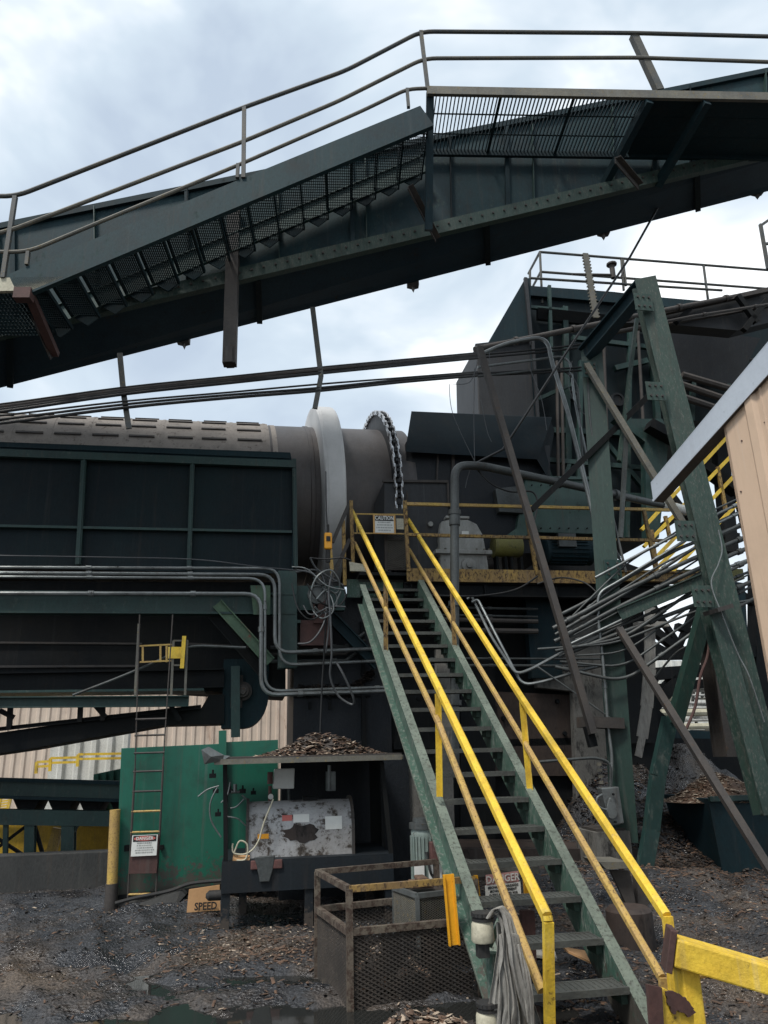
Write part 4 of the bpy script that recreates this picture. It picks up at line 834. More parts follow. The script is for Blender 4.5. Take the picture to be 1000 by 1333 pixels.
for k in range(20):
    a = 2 * math.pi * k / 20; n_ = Z * math.sin(a) + V * math.cos(a); b.beam(c + U * .12 + n_ * .21, c + U * .74 + n_ * .21, .008, .03, up=n_)
mt_.part('fins', b, M['navy'], under=0)
b = MB(); b.box(UVH(c)[0] + .02, UVH(c)[0] + .95, 11.0, 11.6, PH + .01, PH + .16); mt_.part('base', b, M['olive']); b = MB(); b.box(UVH(c)[0] + .2, UVH(c)[0] + .5, 11.02, 11.12, UVH(c)[2] + .02, UVH(c)[2] + .24); mt_.part('terminal_box', b, M['pipe']); mt_.done()
gu_ = Thing('green_blower_casing', 'long grey green bolted casing mounted above the drive motor', 'casing')
b = MB(); b.poly([A(684, 623, 11.2), A(792, 624, 11.2), A(796, 696, 11.2), A(672, 692, 11.2)], V * .9); gu_.part('casing', b, M['machine'], bevel=.01)
b = MB(); b.poly([A(645, 636, 11.15), A(680, 632, 11.15), A(682, 668, 11.15), A(650, 666, 11.15)], V * .5); gu_.part('control_box', b, M['pipe'], bevel=.006)
b = MB(); b.poly([A(655, 700, 11.1), A(700, 668, 11.1), A(705, 680, 11.1), A(672, 708, 11.1)], V * .3); gu_.part('chute', b, M['machine'])
b = MB(); b.beam(A(680, 622, 11.17), A(794, 623, 11.17), .05, .05); b.beam(A(793, 622, 11.17), A(797, 698, 11.17), .04, .03, up=V); gu_.part('flange', b, M['machine'])
b = MB()
for k in range(9):
    for y_ in (632, 688): c = A(692 + 12 * k, y_, 11.17); b.cyl(c, c - V * .03, .013, 6)
gu_.part('bolts', b, M['black']); gu_.done()
# blue-black clutter below the casing
bx = Thing('junction_boxes', 'small grey electrical box between the gearbox and the green casing', 'box')
b = MB(); b.poly([A(742, 692, 11.4), A(772, 693, 11.4), A(774, 712, 11.4), A(742, 712, 11.4)], V * .3); bx.part('box', b, M['pipe']); b = MB(); b.tube(bez([A(765, 712, 11.2), A(775, 720, 11.2), A(778, 738, 11.2)]), .016); bx.part('hose', b, M['pipe']); bx.done()
pipe('large_pipe', bent([A(592, 1010, 9.75), A(592, 700, 9.75), A(592, 606, 9.75), A(625, 606, 9.8), A(700, 622, 10.2), A(892, 664, 11.6)], .22, 8), .062, 'pipe', 'thick grey pipe standing behind the stairs and bending over the platform to the right', 'pipe', n=14)
b = MB(); q0, q1 = A(862, 657, 11.35), A(896, 665, 11.6); b.cyl(q0, q1, .085, 16); one('pipe_coupling', b, M['farwhite'], 'pale sleeve on the right end of the thick grey pipe', 'coupling')
b = MB(); b.cyl(A(592, 668, 9.75), A(592, 684, 9.75), .078, 16); one('pipe_union', b, M['pipe'], 'threaded union on the upright part of the thick grey pipe', 'coupling')
# pendant hoist control
hc_ = Thing('hoist_pendant', 'orange yellow pendant control hanging from a cable beside the stair head', 'pendant')
b = MB(); c = A(427, 705, 10.2); b.box(UVH(c)[0] - .055, UVH(c)[0] + .055, 10.14, 10.22, UVH(c)[2] - .12, UVH(c)[2] + .12); hc_.part('body', b, M['hoist'], bevel=.02)
b = MB(); b.box(UVH(c)[0] - .028, UVH(c)[0] + .028, 10.125, 10.139, UVH(c)[2] - .01, UVH(c)[2] + .06); hc_.part('button', b, M['ink'])
b = MB(); b.tube([c + Z * .12, c + Z * .25], .02); b.tube([c - Z * .12, c - Z * .3], .035); hc_.part('boot', b, M['rubber']); hc_.done()
pipe('cable', [A(427, 695, 10.2), A(425, 665, 10.2), A(424, 600, 11.0)], .008, 'cable', 'thin cable from which the orange pendant hangs in front of the riding ring', 'cable')
# cable tangle
TG = 'loops of grey cable tangled left of the stair head'
tl_ = [((385, 745), (410, 742), (422, 755), (425, 790), (420, 815), (405, 835), (388, 838)), ((380, 760), (387, 790), (402, 806), (418, 800), (424, 785)), ((408, 752), (420, 765), (438, 772), (442, 758), (430, 742), (412, 752), (404, 778), (412, 797), (432, 792), (444, 770)),
       ((433, 742), (428, 770), (430, 800), (432, 850), (430, 880), (440, 905), (458, 917), (460, 908), (448, 880), (438, 862)), ((425, 800), (422, 850), (419, 900), (416, 975)), ((380, 738), (400, 741), (425, 762), (450, 768)), ((404, 726), (412, 740), (430, 752), (447, 762)),
       ((404, 726), (425, 728), (445, 726), (458, 730)), ((412, 780), (425, 768), (438, 776), (436, 792), (420, 798), (410, 790)), ((395, 788), (405, 800), (430, 790), (450, 790)), ((400, 760), (415, 782), (438, 790), (450, 775), (440, 758), (418, 762)),
       ((405, 775), (416, 765), (430, 775), (434, 795), (420, 805), (408, 795), (405, 775)), ((386, 742), (408, 748), (424, 775), (428, 812), (424, 850))]
for i, pts in enumerate(tl_):
    pipe('cable_loop', bez([A(x_, y_, 10.0 + .08 * math.sin(i * 3 + j)) for j, (x_, y_) in enumerate(pts)], 7), (.012, .010, .013, .011)[i % 4] if i != 3 else .015, ('wire', 'cable', 'galv')[i % 3] if i != 3 else 'wire', 'loop of grey or black cable in the tangle left of the stair head', 'cable', TG)
jb = Thing('flood_light', 'grey lamp housing half hidden in the cable tangle', 'lamp')
b = MB(); c = A(412, 776, 10.15); b.lathe(c, -V, [(0, 0), (0, .10), (.06, .13), (.14, .13), (.14, .11), (.12, .10), (.12, 0)], 20); jb.part('housing', b, M['pipe']); b = MB(); b.box(UVH(c)[0] - .02, UVH(c)[0] + .02, 10.15, 10.2, UVH(c)[2] - .3, UVH(c)[2] + .2); jb.part('bracket', b, M['black']); jb.done()
b = MB(); b.poly([A(455, 731, 10.4), A(476, 735, 10.4), A(477, 744, 10.4), A(456, 743, 10.4)], V * .05); one('cream_tray', b, M['cream'], 'small cream plastic tray behind the top of the left handrail', 'tray')
# dark diagonal brace under landing
b = MB(); b.ibeam(A(428, 800, 10.6), A(492, 866, 10.6), .14, .16, .02); one('landing_strut', b, M['navy'], 'dark diagonal strut under the landing left of the stairs', 'strut')
b = MB(); b.box(.62, 1.05, 10.45, 10.8, 3.0, 3.35); b.box(.80, 1.0, 10.4, 10.8, 3.3, 3.75); one('landing_bracket', b, M['redbrown'], 'red brown bracket blocks under the cable tangle', 'bracket')
# ================================================================== TABLE WITH TANK
tb = Thing('steel_bench', 'slate painted steel bench with four legs carrying the flaking tank', 'bench')
f0, f1 = A(289, 1122, 7.95), A(512, 1116, 7.95)
fu0, _, fh = UVH(f0); fu1 = UVH(f1)[0]; fh = .62; fb = .345
b = MB(); b.box(fu0, fu1, 7.95, 7.965, fb, fh); tb.part('front_apron', b, M['tabled']); b = MB(); b.box(fu0 + .01, fu1 - .01, 7.966, 9.0, fh - .02, fh - .003); tb.part('top', b, M['tabled'])
b = MB(); b.box(fu0, fu0 + .01, 7.966, 9.0, fb, fh); b.box(fu1 - .01, fu1, 7.966, 9.0, fb, fh); tb.part('side_apron', b, M['tabled'])
for (u_, v_) in ((fu0 + .045, 7.99), (fu0 + .83 - .0, 7.99), (fu1 - .04, 8.0), (fu0 + .2, 8.9), (fu1 - .1, 8.9)):
    b = MB(); b.box(u_ - .04, u_ + .04, v_ - .02, v_ + .06, -.06, fb + (.0 if v_ > 8.5 else -.001)); tb.part('leg', b, M['tabled'])
tb.done()
tk = Thing('half_round_tank', 'half round tank with flaking silver paint lying on the slate bench', 'tank')
tu0, tu1 = UVH(A(323, 1100, 8.15))[0], UVH(A(461, 1100, 8.15))[0]; th0 = fh - .03; tv0 = 8.12
prf = []
Rk = .30
for k in range(0, 19):
    a = R(180 - k * 10); prf.append((tv0 + Rk + Rk * math.cos(a), th0 + .26 + .27 * math.sin(a)))
prf = [(tv0, th0)] + prf + [(tv0 + 2 * Rk, th0)]
b = MB(); n_ = len(prf)
nu_ = 30; vs = [P(tu0 + (tu1 - tu0) * i / nu_, v_ + .004 * noise.noise(Vector((i * .5, h_ * 8, 0))), h_) for i in range(nu_ + 1) for v_, h_ in prf]
b.add(vs, [(i * n_ + k, i * n_ + k + 1, (i + 1) * n_ + k + 1, (i + 1) * n_ + k) for i in range(nu_) for k in range(n_ - 1)], True)
tk.part('shell', b, M['tankpaint'])
b = MB(); b.poly([P(tu0 + .001, a, c) for a, c in prf], U * .004); b.poly([P(tu1 - .004, a, c) for a, c in prf], U * .004)
for uu in (tu0 - .012, tu1 - .012):
    ring = [P(uu, tv0 + Rk + (Rk + .018) * math.cos(R(180 - k * 10)), th0 + .26 + .288 * math.sin(R(180 - k * 10))) for k in range(19)]
    ring = [P(uu, tv0 - .018, th0)] + ring + [P(uu, tv0 + 2 * Rk + .018, th0)]
    for p, q in zip(ring, ring[1:]): b.beam(p, q, .028, .028, up=U)
tk.part('end_rims', b, M['rustpipe'])
def patch(u0, u1, h0, h1, m, off=.004, name='label_sticker'):
    b = MB(); 
    hh0, hh1 = th0 + h0, th0 + h1
    b.box(u0, u1, tv0 - off - .002, tv0 - off, hh0, hh1); tk.part(name, b, M[m])
patch(tu0 + .09, tu0 + .20, .20, .245, 'orangetape' if False else 'hoist')
b = MB()
def onshell(u, a): a = R(180 - a); return P(u, tv0 + Rk + (Rk + .004) * math.cos(a), th0 + .26 + .274 * math.sin(a))
def curved(u0, u1, a0, a1, m, nm='label_sticker'):
    b = MB(); k = 5; vs = []
    for i in range(k + 1):
        a = a0 + (a1 - a0) * i / k; vs += [onshell(u0, a), onshell(u1, a)]
    b.add(vs, [(2 * i, 2 * i + 1, 2 * i + 3, 2 * i + 2) for i in range(k)]); tk.part(nm, b, M[m])
curved(tu0 + .33, tu0 + .43, 20, 32, 'signred'); curved(tu0 + .44, tu0 + .60, 16, 33, 'white'); curved(tu0 + .76, tu0 + .93, 0, 26, 'white')
b = MB()
rng = random.Random(3)
vs = []
for k in range(22):
    a = 2 * math.pi * k / 22; r_ = 1 + .25 * rng.uniform(-1, 1)
    vs.append((tu0 + .53 + .17 * math.cos(a) * r_, tv0, th0 + .24 + .085 * math.sin(a) * r_))
b.poly([P(a_, tv0 - .003, h_) for a_, _, h_ in vs], V * .0015); tk.part('scorched_patch', b, M['brown'])
b = MB(); b.box(tu0 + .55, tu0 + .70, tv0 + .2, tv0 + .35, th0 + .53, th0 + .56); tk.part('filler_lid', b, M['black'])
tk.done()
cl = MB(); c = P(fu0 + .42, 7.92, fh); 
cl.poly([c - U * .12 + Z * .03, c + U * .08 + Z * .04, c + U * .06 - Z * .09, c + U * .03 - Z * .19, c - U * .06 - Z * .19, c - U * .09 - Z * .06], V * .02)
one('oily_rag', cl, M['pipe'], 'stiff dark rag hanging over the front edge of the bench', 'rag', bevel=.008)
cl = MB(); cl.box(fu0 + .27, fu0 + .57, 7.925, 7.945, fh - .08, fh + .0); one('pink_rag', cl, M['redbox'], 'faded red cloth folded behind the dark rag on the bench edge', 'rag', bevel=.008)
sh = Thing('shelter_roof', 'thin sheet roof on angle posts over the bench, piled with bark', 'canopy')
r0, r1 = A(268, 982, 7.75), A(522, 989, 7.85); ru0, ru1, rh = UVH(r0)[0], UVH(r1)[0], 1.555
b = MB(); b.box(ru0 + .06, ru1, 7.8, 9.5, rh - .012, rh + .01); sh.part('sheet', b, M['rustpipe'])
b = MB(); b.beam(P(ru0 + .08, 7.8, rh - .03), P(ru1, 7.8, rh - .03), .03, .05); b.beam(P(ru1, 7.8, rh - .03), P(ru1, 9.5, rh - .03), .03, .04); sh.part('edge_angle', b, M['grail'])
for p, q in (((293, 990), (294, 1125)), ((497, 992), (510, 1120))): b = MB(); b.beam(A(*p, 7.92), A(*q, 7.98), .04, .04, up=V); sh.part('post', b, M['black'])
b = MB(); b.add([A(262, 976, 7.7), A(272, 972, 7.75), A(292, 983, 7.8), A(275, 985, 7.72), A(266, 995, 7.72), A(290, 990, 7.8), A(300, 984, 7.79)], [(0, 1, 3), (1, 2, 3), (0, 3, 4), (3, 5, 4), (3, 2, 6, 5)]); sh.part('curled_corner', b, M['galv'])
sh.done()
heap('roof_bark_heap', (ru0 + ru1) / 2 + .2, 8.28,   .80, .42, .19, 2000, .05, 'long heap of brown bark lying on the thin sheet roof', rh + .0)
bw = Thing('bench_backdrop', 'dark sooty sheet behind the bench under the roof', 'wall')
b = MB(); b.poly([P(.35, 9.5, -.1), P(1.9, 9.5, -.1), P(1.9, 9.5, rh - .02), P(.35, 9.5, rh - .02)], V * .1); bw.part('sheet', b, M['blackwall']); b = MB(); b.box(1.40, 1.44, 8.6, 9.4, 0, 1.5); bw.part('side_edge', b, M['black']); bw.done()
eb = Thing('breaker_box', 'pale grey speckled box hanging under the sheet roof above the tank', 'box')
b = MB(); b.poly([A(357, 1001, 8.6), A(384, 1000, 8.6), A(383, 1027, 8.6), A(355, 1027, 8.6)], V * .10); eb.part('cover', b, M['white'], bevel=.012)
b = MB(); b.tube([A(376, 1027, 8.66), A(377, 1060, 8.66)], .015); b.tube([A(366, 1027, 8.66), A(366, 1060, 8.66)], .008); eb.part('conduit_stub', b, M['pipe']); eb.done()
fl = Thing('air_filter', 'small filter regulator with round gauge left of the pale box', 'regulator')
b = MB(); c = A(352, 1005, 8.6); b.cyl(c, c - Z * .12, .03, 12); b.cyl(c - Z * .14, c - Z * .30, .018, 10); fl.part('bowl', b, M['redbox']); b = MB(); c = A(352.5, 1037, 8.55); b.cyl(c, c - V * .02, .028, 16); fl.part('gauge', b, M['white']); fl.done()
vl = Thing('valve_cluster', 'cluster of small valves and fittings on the corner of the green enclosure', 'valve')
b = MB()
for (x_, y_, s_) in ((277, 1010, .035), (281, 1030, .03), (300, 1030, .028), (316, 1030, .034), (284, 1060, .03), (330, 1032, .028)):
    c = A(x_, y_, 8.8); b.box(UVH(c)[0] - s_, UVH(c)[0] + s_, 8.75, 8.83, UVH(c)[2] - s_ * .6, UVH(c)[2] + s_ * .7); b.cyl(c + Z * s_ * .7, c + Z * s_ * 1.8, s_ * .3, 8)
vl.part('valve_bodies', b, M['black']); b = MB(); c = A(306, 1031, 8.76); b.cyl(c, c + Z * .08, .02, 8); b.cyl(c - U * .04, c + U * .05, .015, 8); vl.part('bright_fitting', b, M['galv']); vl.done()
HG = 'thin pale hoses hanging around the valve cluster'
for pts in (((258, 1037), (270, 1028), (285, 1023)), ((283, 1025), (274, 1045), (275, 1068), (288, 1090)), ((300, 1018), (296, 1035), (288, 1045)), ((315, 1035), (325, 1045), (333, 1065)), ((318, 1040), (308, 1050), (300, 1052)), ((296, 1063), (310, 1066), (320, 1075))):
    pipe('hose', bez([A(x_, y_, 8.6) for x_, y_ in pts], 6), .008, 'galv', 'thin pale hose looping near the valve cluster on the enclosure corner', 'hose', HG)
for pts in (((305, 1110), (312, 1095), (322, 1100), (320, 1118), (308, 1120)), ((303, 1098), (304, 1110), (318, 1112), (330, 1105), (338, 1092)), ((338, 1092), (344, 1070), (352, 1050), (356, 1040))):
    pipe('extension_lead', bez([A(x_, y_, 8.0) for x_, y_ in pts], 6), .008, 'cream', 'cream lead coiled on the left end of the bench and running over the tank', 'cord', 'cream cords by the silver tank')
b = MB(); c = A(303, 1118, 8.05); b.cyl(c, c + U * .16 - Z * .02, .045, 12); one('small_can', b, M['ply'], 'small tan canister lying on the left end of the bench', 'canister')
b = MB(); b.box(*[UVH(A(430, 1012, 8.9))[0] + d for d in (-.05, .05)], 8.8, 8.95, 1.18, 1.38); b.cyl(P(.86, 8.8, 1.2), P(.86, 8.8, 1.45), .02, 8); one('pump_fitting', b, M['galv'], 'small bright pump fitting in the dark under the roof', 'fitting')
# board and planks at the foot of the enclosure
pb = Thing('plywood_board', 'tan plywood board with scrawled letters leaning at the foot of the enclosure', 'board')
b = MB(); b.poly([A(246, 1158, 8.9), A(286, 1152, 8.9), A(287, 1185, 8.9), A(243, 1188, 8.9)], V * .02); pb.part('sheet', b, M['ply'])
pb.part('lettering', text(None, 'SPEED', A(268, 1180, 8.87), U, Z, (.085, .10), None, bold=.03), M['ink']); pb.done()
b = MB(); b.cyl(A(272, 1166, 8.7), A(290, 1165, 8.7), .05, 12); b.cyl(A(272, 1166, 8.7), A(268, 1166, 8.7), .05, 12, .02); one('pipe_stub', b, M['rubber'], 'blunt black pipe end poking out in front of the plywood board', 'pipe')
b = MB(); b.poly([A(180, 1178, 9.2), A(236, 1158, 9.3), A(242, 1165, 9.3), A(225, 1183, 9.2)], V * .3 - Z * .02); one('fallen_sheet', b, M['curb'], 'bent dark sheet lying in the mud by the enclosure', 'sheet')
pipe('ground_hose', bez([A(150, 1176, 9.4), A(180, 1168, 9.4), A(220, 1160, 9.3), A(250, 1150, 9.3), A(290, 1146, 9.2)], 6), .02, 'rubber', 'black hose lying along the foot of the green enclosure', 'hose')
# ================================================================== MESH CAGE
cg = Thing('mesh_cage', 'muddy expanded metal cage with rusty yellow top rails left of the stairs', 'cage')
q = [P(.69, 5.68, 0), P(1.62, 5.80, 0), P(1.56, 6.75, 0), P(.54, 6.52, 0)]     # near-left, near-right, far-right, far-left
hl, ht = .425, .69
def mesh_panel(p, q_, h0, h1, pitch, wd=.007, over=0):
    b = MB(); e = (q_ - p); l = e.length; e.normalize(); H = h1 - h0; nrm = e.cross(Z); k = .55
    def seg(a0, b0, a1, b1, o):
        b.beam(p + e * a0 + Z * (h0 + b0) + nrm * o, p + e * a1 + Z * (h0 + b1) + nrm * o, .003, wd, up=nrm.cross((e * (a1 - a0) + Z * (b1 - b0)).normalized()))
    run = H / k; s = -run
    while s < l:
        for sg_ in (1, -1):
            a0, a1, b0, b1 = s, s + run, 0., H
            if a0 < 0: b0 = -a0 * k; a0 = 0
            if a1 > l: b1 = H - (a1 - l) * k; a1 = l
            if a1 - a0 > .01: seg(a0, b0, a1, b1, 0) if sg_ > 0 else seg(a0, H - b0, a1, H - b1, .004)
        s += pitch
    return b
for i, j in ((0, 1), (3, 0), (2, 3)):
    cg.part('mesh_panel', mesh_panel(q[i], q[j], -.05, hl, .05 if i < 3 else .045, .009), M['cagemat'])
    b = MB(); e = (q[j] - q[i]).normalized()
    b.prof(q[i] + Z * hl, q[j] + Z * hl, [(-.022, -.022), (.022, -.022), (.022, .022), (-.022, .022)]); cg.part('panel_rail', b, M['cagerail'])
    b = MB(); off_ = Vector((0, 0, 0)) if i < 2 else Vector((0, 0, 0)); b.prof(q[i] + Z * ht, q[j] + Z * ht, [(-.02, -.02), (.02, -.02), (.02, .02), (-.02, .02)]); cg.part('top_rail', b, M['yellow_rust'] if i == 0 else M['cagerail'])
for k in range(4): b = MB(); b.beam(q[k] - Z * .1, q[k] + Z * ht, .045, .045, up=V); cg.part('post', b, M['cagerail'])
# caked mud and grime filling part of the front mesh
b = MB()
def mudsheet(p, q_, h0, h1, thr, seed, nx=110, nz_=44):
    b = MB(); idx = {}
    for j in range(nz_ + 1):
        for i in range(nx + 1):
            b.v.append(p.lerp(q_, i / nx) + Z * (h0 + (h1 - h0) * j / nz_) + (q_ - p).normalized().cross(Z) * (-.006 + .004 * noise.noise(Vector((i * .4, j * .4, seed)))))
    for j in range(nz_):
        for i in range(nx):
            a = noise.fractal(Vector((i * .045 + seed, j * .09, 0)), 1, 2, 5) + .22 * math.sin(math.pi * j / nz_) - .22 * (1 if (i < nx * .3 and j > nz_ * .45) else 0)
            if a > thr: b.f.append((j * (nx + 1) + i, j * (nx + 1) + i + 1, (j + 1) * (nx + 1) + i + 1, (j + 1) * (nx + 1) + i)); b.sm.append(True)
    return b
cg.part('caked_mud', mudsheet(q[0] - V * .0, q[1], -.02, hl, -.02, 3), M['mudcake']); cg.part('caked_mud', mudsheet(q[3], q[0], -.02, hl * .6, .12, 9), M['mudcake'])
cg.done()
heap('cage_sludge_heap', 1.02, 6.15, .38, .40, .22, 900, .05, 'brown clumpy sludge heaped inside the mesh cage', 0.0)
ic = Thing('inner_guard', 'small mesh guard box with grey rims standing inside the cage', 'guard')
w0, w1, w2 = P(1.10, 6.35, 0), P(1.30, 5.98, 0), P(1.85, 6.1, 0)
w0 = A(512, 1158, 6.5); w1 = A(543, 1166, 6.1); w2 = A(600, 1163, 6.2)
hT = w1.z
for w_ in (w0, w1, w2): w_.z = 0
w3 = w0 + (w2 - w1)
for a_, b_ in ((w0, w1), (w1, w2)):
    ic.part('mesh', mesh_panel(a_, b_, .28, hT, .028, .005), M['galv' if False else 'grail'])
    b = MB(); b.beam(a_ + Z * hT, b_ + Z * hT, .03, .035); ic.part('rim', b, M['galv'])
b = MB(); b.beam(w1 + Z * .2, w1 + Z * hT, .03, .03, up=V); b.beam(w0 + Z * .2, w0 + Z * hT, .02, .02, up=V); ic.part('corner', b, M['galv'])
b = MB(); b.poly([p + Z * (hT - .02) for p in (w0, w1, w2, w3)], -Z * .01); ic.part('lid', b, M['chip_dark'])
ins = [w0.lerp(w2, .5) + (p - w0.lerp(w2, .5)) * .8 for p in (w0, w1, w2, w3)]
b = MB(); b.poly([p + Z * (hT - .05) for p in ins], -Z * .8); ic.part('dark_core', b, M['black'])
ic.done()
b = MB(); c = w0.lerp(w2, .45) + Z * hT; b.box(UVH(c)[0] - .10, UVH(c)[0] + .08, UVH(c)[1] - .05, UVH(c)[1] + .1, hT + .01, hT + .06); b.box(UVH(c)[0] - .05, UVH(c)[0] + .03, UVH(c)[1] - .08, UVH(c)[1] + .1, hT + .06, hT + .09)
one('mud_covered_casting', b, M['chip'], 'mud covered casting lying on the small mesh guard box', 'casting', bevel=.01)
mo = Thing('upright_motor', 'pale grey green upright motor with red brown terminal box behind the mesh cage', 'motor')
c = A(554, 1138, 7.3); cu_, cv_, chh = UVH(c); zt = UVH(A(554, 1075, 7.3))[2]
b = MB(); b.lathe(P(cu_, cv_, chh - .3), Z, [(0, .0), (0, .13), (.02, .13), (.02, .115), (zt - chh + .2, .115), (zt - chh + .22, .12), (zt - chh + .26, .12), (zt - chh + .28, .11)], 28); mo.part('frame', b, M['greymotor'])
b = MB()
for k in range(24):
    a = 2 * math.pi * k / 24; n_ = U * math.cos(a) + V * math.sin(a); b.beam(P(cu_, cv_, chh - .1) + n_ * .12, P(cu_, cv_, zt - .08) + n_ * .12, .006, .02, up=n_)
mo.part('fins', b, M['greymotor'], under=0)
b = MB(); b.lathe(P(cu_, cv_, zt - .02), Z, [(0, .135), (.05, .135), (.05, .10), (.09, .10), (.09, 0)], 24); mo.part('fan_cap', b, M['pipe'])
b = MB(); b.box(cu_ + .015, cu_ + .13, cv_ - .20, cv_ - .11, zt - .28, zt - .12); mo.part('terminal_box', b, M['redbox'], bevel=.01)
b = MB(); b.box(cu_ - .13, cu_ - .04, cv_ - .145, cv_ - .135, chh - .02, chh + .12); b.box(cu_ + .0, cu_ + .12, cv_ - .145, cv_ - .135, chh - .06, chh + .10); mo.part('notice_sticker', b, M['white'])
b = MB(); b.tube(bez([P(cu_ - .02, cv_ - .17, zt - .2), P(cu_, cv_ - .2, zt - .35), P(cu_ + .03, cv_ - .2, chh), P(cu_ + .1, cv_ - .3, chh - .1), P(cu_ + .25, cv_ - .4, chh - .2)]), .012); mo.part('cable_tail', b, M['cable']); mo.done()
ag = Thing('amber_gate_hinge', 'bright amber painted gate angle hanging on the cage rail beside the stringer', 'bracket')
b = MB(); b.chan(A(583, 1138, 5.55), A(591, 1230, 5.55), .03, .075, .01, up=U); b.beam(A(580, 1140, 5.57), A(586, 1205, 5.57), .02, .03, up=V); ag.part('flat_bar', b, M['amberguard']); ag.done()
ag = Thing('amber_guard_bars', 'amber painted guard bars seen between the lower treads beside the faded danger sign', 'bracket')
b = MB(); b.beam(A(617, 1140, 6.5), A(621, 1172, 6.5), .06, .03, up=V); b.beam(A(612, 1140, 6.55), A(614, 1160, 6.55), .02, .03, up=V); ag.part('bar', b, M['amberguard']); b = MB(); b.beam(A(684, 1140, 6.5), A(686, 1166, 6.5), .04, .03, up=V); ag.part('bar', b, M['amberguard']); ag.done()
b = MB(); b.prof(A(560, 1140, 7.6), A(700, 1132, 7.6), [(-.03, -.03), (.03, -.03), (.03, .03), (-.03, .03)]); b.prof(A(600, 1120, 7.9), A(690, 1135, 7.3), [(-.02, -.02), (.02, -.02), (.02, .02), (-.02, .02)]); one('guard_bar', b, M['grail'], 'grimy bars crossing behind the lower treads', 'bar')
b = MB(); b.beam(A(686, 1185, 6.0), A(690, 1290, 6.0), .10, .06, up=V); one('brown_stub_post', b, M['redbrown'], 'short red brown post standing behind the lower treads', 'post')
b = MB(); b.poly([A(733, 1235, 6.2), A(762, 1240, 6.1), A(770, 1255, 5.9), A(740, 1241, 6.0)], Z * .015); one('tan_board_scrap', b, M['ply'], 'scrap of tan board lying on the chips behind the second tread', 'board')
b = MB(); b.poly([AH(690, 1245, .02), AH(700, 1228, .02), AH(722, 1240, .02), AH(726, 1252, .02)], Z * .02); one('plank_scrap', b, M['wood'], 'weathered plank scrap lying behind the stairs', 'plank')
# ================================================================== FOREGROUND: filter pots, rags
def pot(label, x, ytop, ybot, v, r, cat='canister'):
    T = Thing('plastic_canister', label, cat)
    t, bo = A(x, ytop, v), A(x, ybot, v); H = t.z - bo.z
    b = MB(); b.lathe(bo, Z, [(0, 0), (0, r * .92), (H * .1, r), (H * .85, r * .93), (H, r * .80), (H, 0)], 28); T.part('body', b, M['cream'])
    b = MB(); b.lathe(t, Z, [(0, 0), (0, r * .97), (.012, r * .97), (.012, r * .85), (.022, r * .85), (.022, r * .99), (.04, r * .97), (.045, 0)], 28)
    for k in range(16):
        a = 2 * math.pi * k / 16; b.beam(t + (U * math.cos(a) + V * math.sin(a)) * r * .97 + Z * .022, t + (U * math.cos(a) + V * math.sin(a)) * r * .97 + Z * .04, .006, .01, up=V)
    T.part('lid', b, M['rubber']); return T
T = pot('cream canister with ribbed black lid clamped on the post at the left stringer', 629, 1198, 1226, 4.35, .062)
b = MB(); c = A(628, 1229, 4.35); b.box(UVH(c)[0] - .03, UVH(c)[0] + .03, 4.32, 4.38, c.z - .06, c.z + .005); T.part('clamp', b, M['rubber']); T.done()
T = pot('lower cream canister with black lid standing at the bottom of the rag draped post', 635, 1316, 1350, 4.3, .058); T.done()
b = MB(); b.cyl(A(640, 1240, 4.42), A(652, 1420, 4.42), .035, 14); b.beam(A(636, 1232, 4.42), A(652, 1196, 4.42), .03, .03); one('rag_post', b, M['stair_green'], 'short post beside the left stringer, draped with stiff rags', 'post')
rg = Thing('draped_rags', 'stiff mud grey cloths draped over the post beside the left handrail', 'rags')
def strip(path, w0, w1, seed, v0=4.26, m=7, sub=5):     # a hanging fold of cloth: path in survey points, cross-section creased
    pts = []
    for i in range(len(path) - 1):
        for k in range(sub): t = k / sub; pts.append((path[i][0] * (1 - t) + path[i + 1][0] * t, path[i][1] * (1 - t) + path[i + 1][1] * t))
    pts.append(path[-1]); n = len(pts); b = MB(); r_ = random.Random(seed); ph = r_.uniform(0, 6)
    for i, (x_, y_) in enumerate(pts):
        t = i / (n - 1); c = A(x_, y_, v0 + .03 * math.sin(seed * 1.7) + .012 * math.sin(t * 5 + ph)); w_ = w0 + (w1 - w0) * t
        tw = .9 * math.sin(t * 3.2 + ph) + .5 * noise.noise(Vector((t * 4, seed, 0)))
        for k in range(m):
            q = k / (m - 1) - .5
            zig = .30 * w_ * math.sin(k * 2.4 + seed + t * 2) + .12 * w_ * noise.noise(Vector((k * 1.1, t * 9, seed)))
            b.v.append(c + U * (q * w_ * math.cos(tw) - zig * math.sin(tw)) + V * (q * w_ * math.sin(tw) + zig * math.cos(tw)) + Z * (.008 * noise.noise(Vector((k, t * 6, seed + 3)))))
    for i in range(n - 1):
        for k in range(m - 1): b.f.append((i * m + k, i * m + k + 1, (i + 1) * m + k + 1, (i + 1) * m + k)); b.sm.append(True)
    rg.part('cloth_strip', b, M['rag'])
strip(((636, 1196), (643, 1183), (652, 1181), (660, 1190), (666, 1215), (672, 1250), (684, 1300), (700, 1345)), .035, .085, 1, 4.20)
strip(((640, 1190), (650, 1184), (656, 1200), (658, 1240), (664, 1290), (668, 1350)), .04, .09, 2, 4.26)
strip(((648, 1200), (650, 1240), (646, 1290), (642, 1350)), .05, .07, 3, 4.30)
strip(((652, 1215), (655, 1260), (662, 1310), (656, 1350)), .07, .10, 4, 4.24)
strip(((662, 1200), (668, 1240), (676, 1290), (680, 1350)), .05, .08, 5, 4.28)
strip(((670, 1215), (678, 1250), (688, 1295), (696, 1350)), .035, .06, 6, 4.24)
strip(((676, 1228), (684, 1262), (690, 1300), (692, 1340)), .03, .045, 7, 4.21)
rg.done()
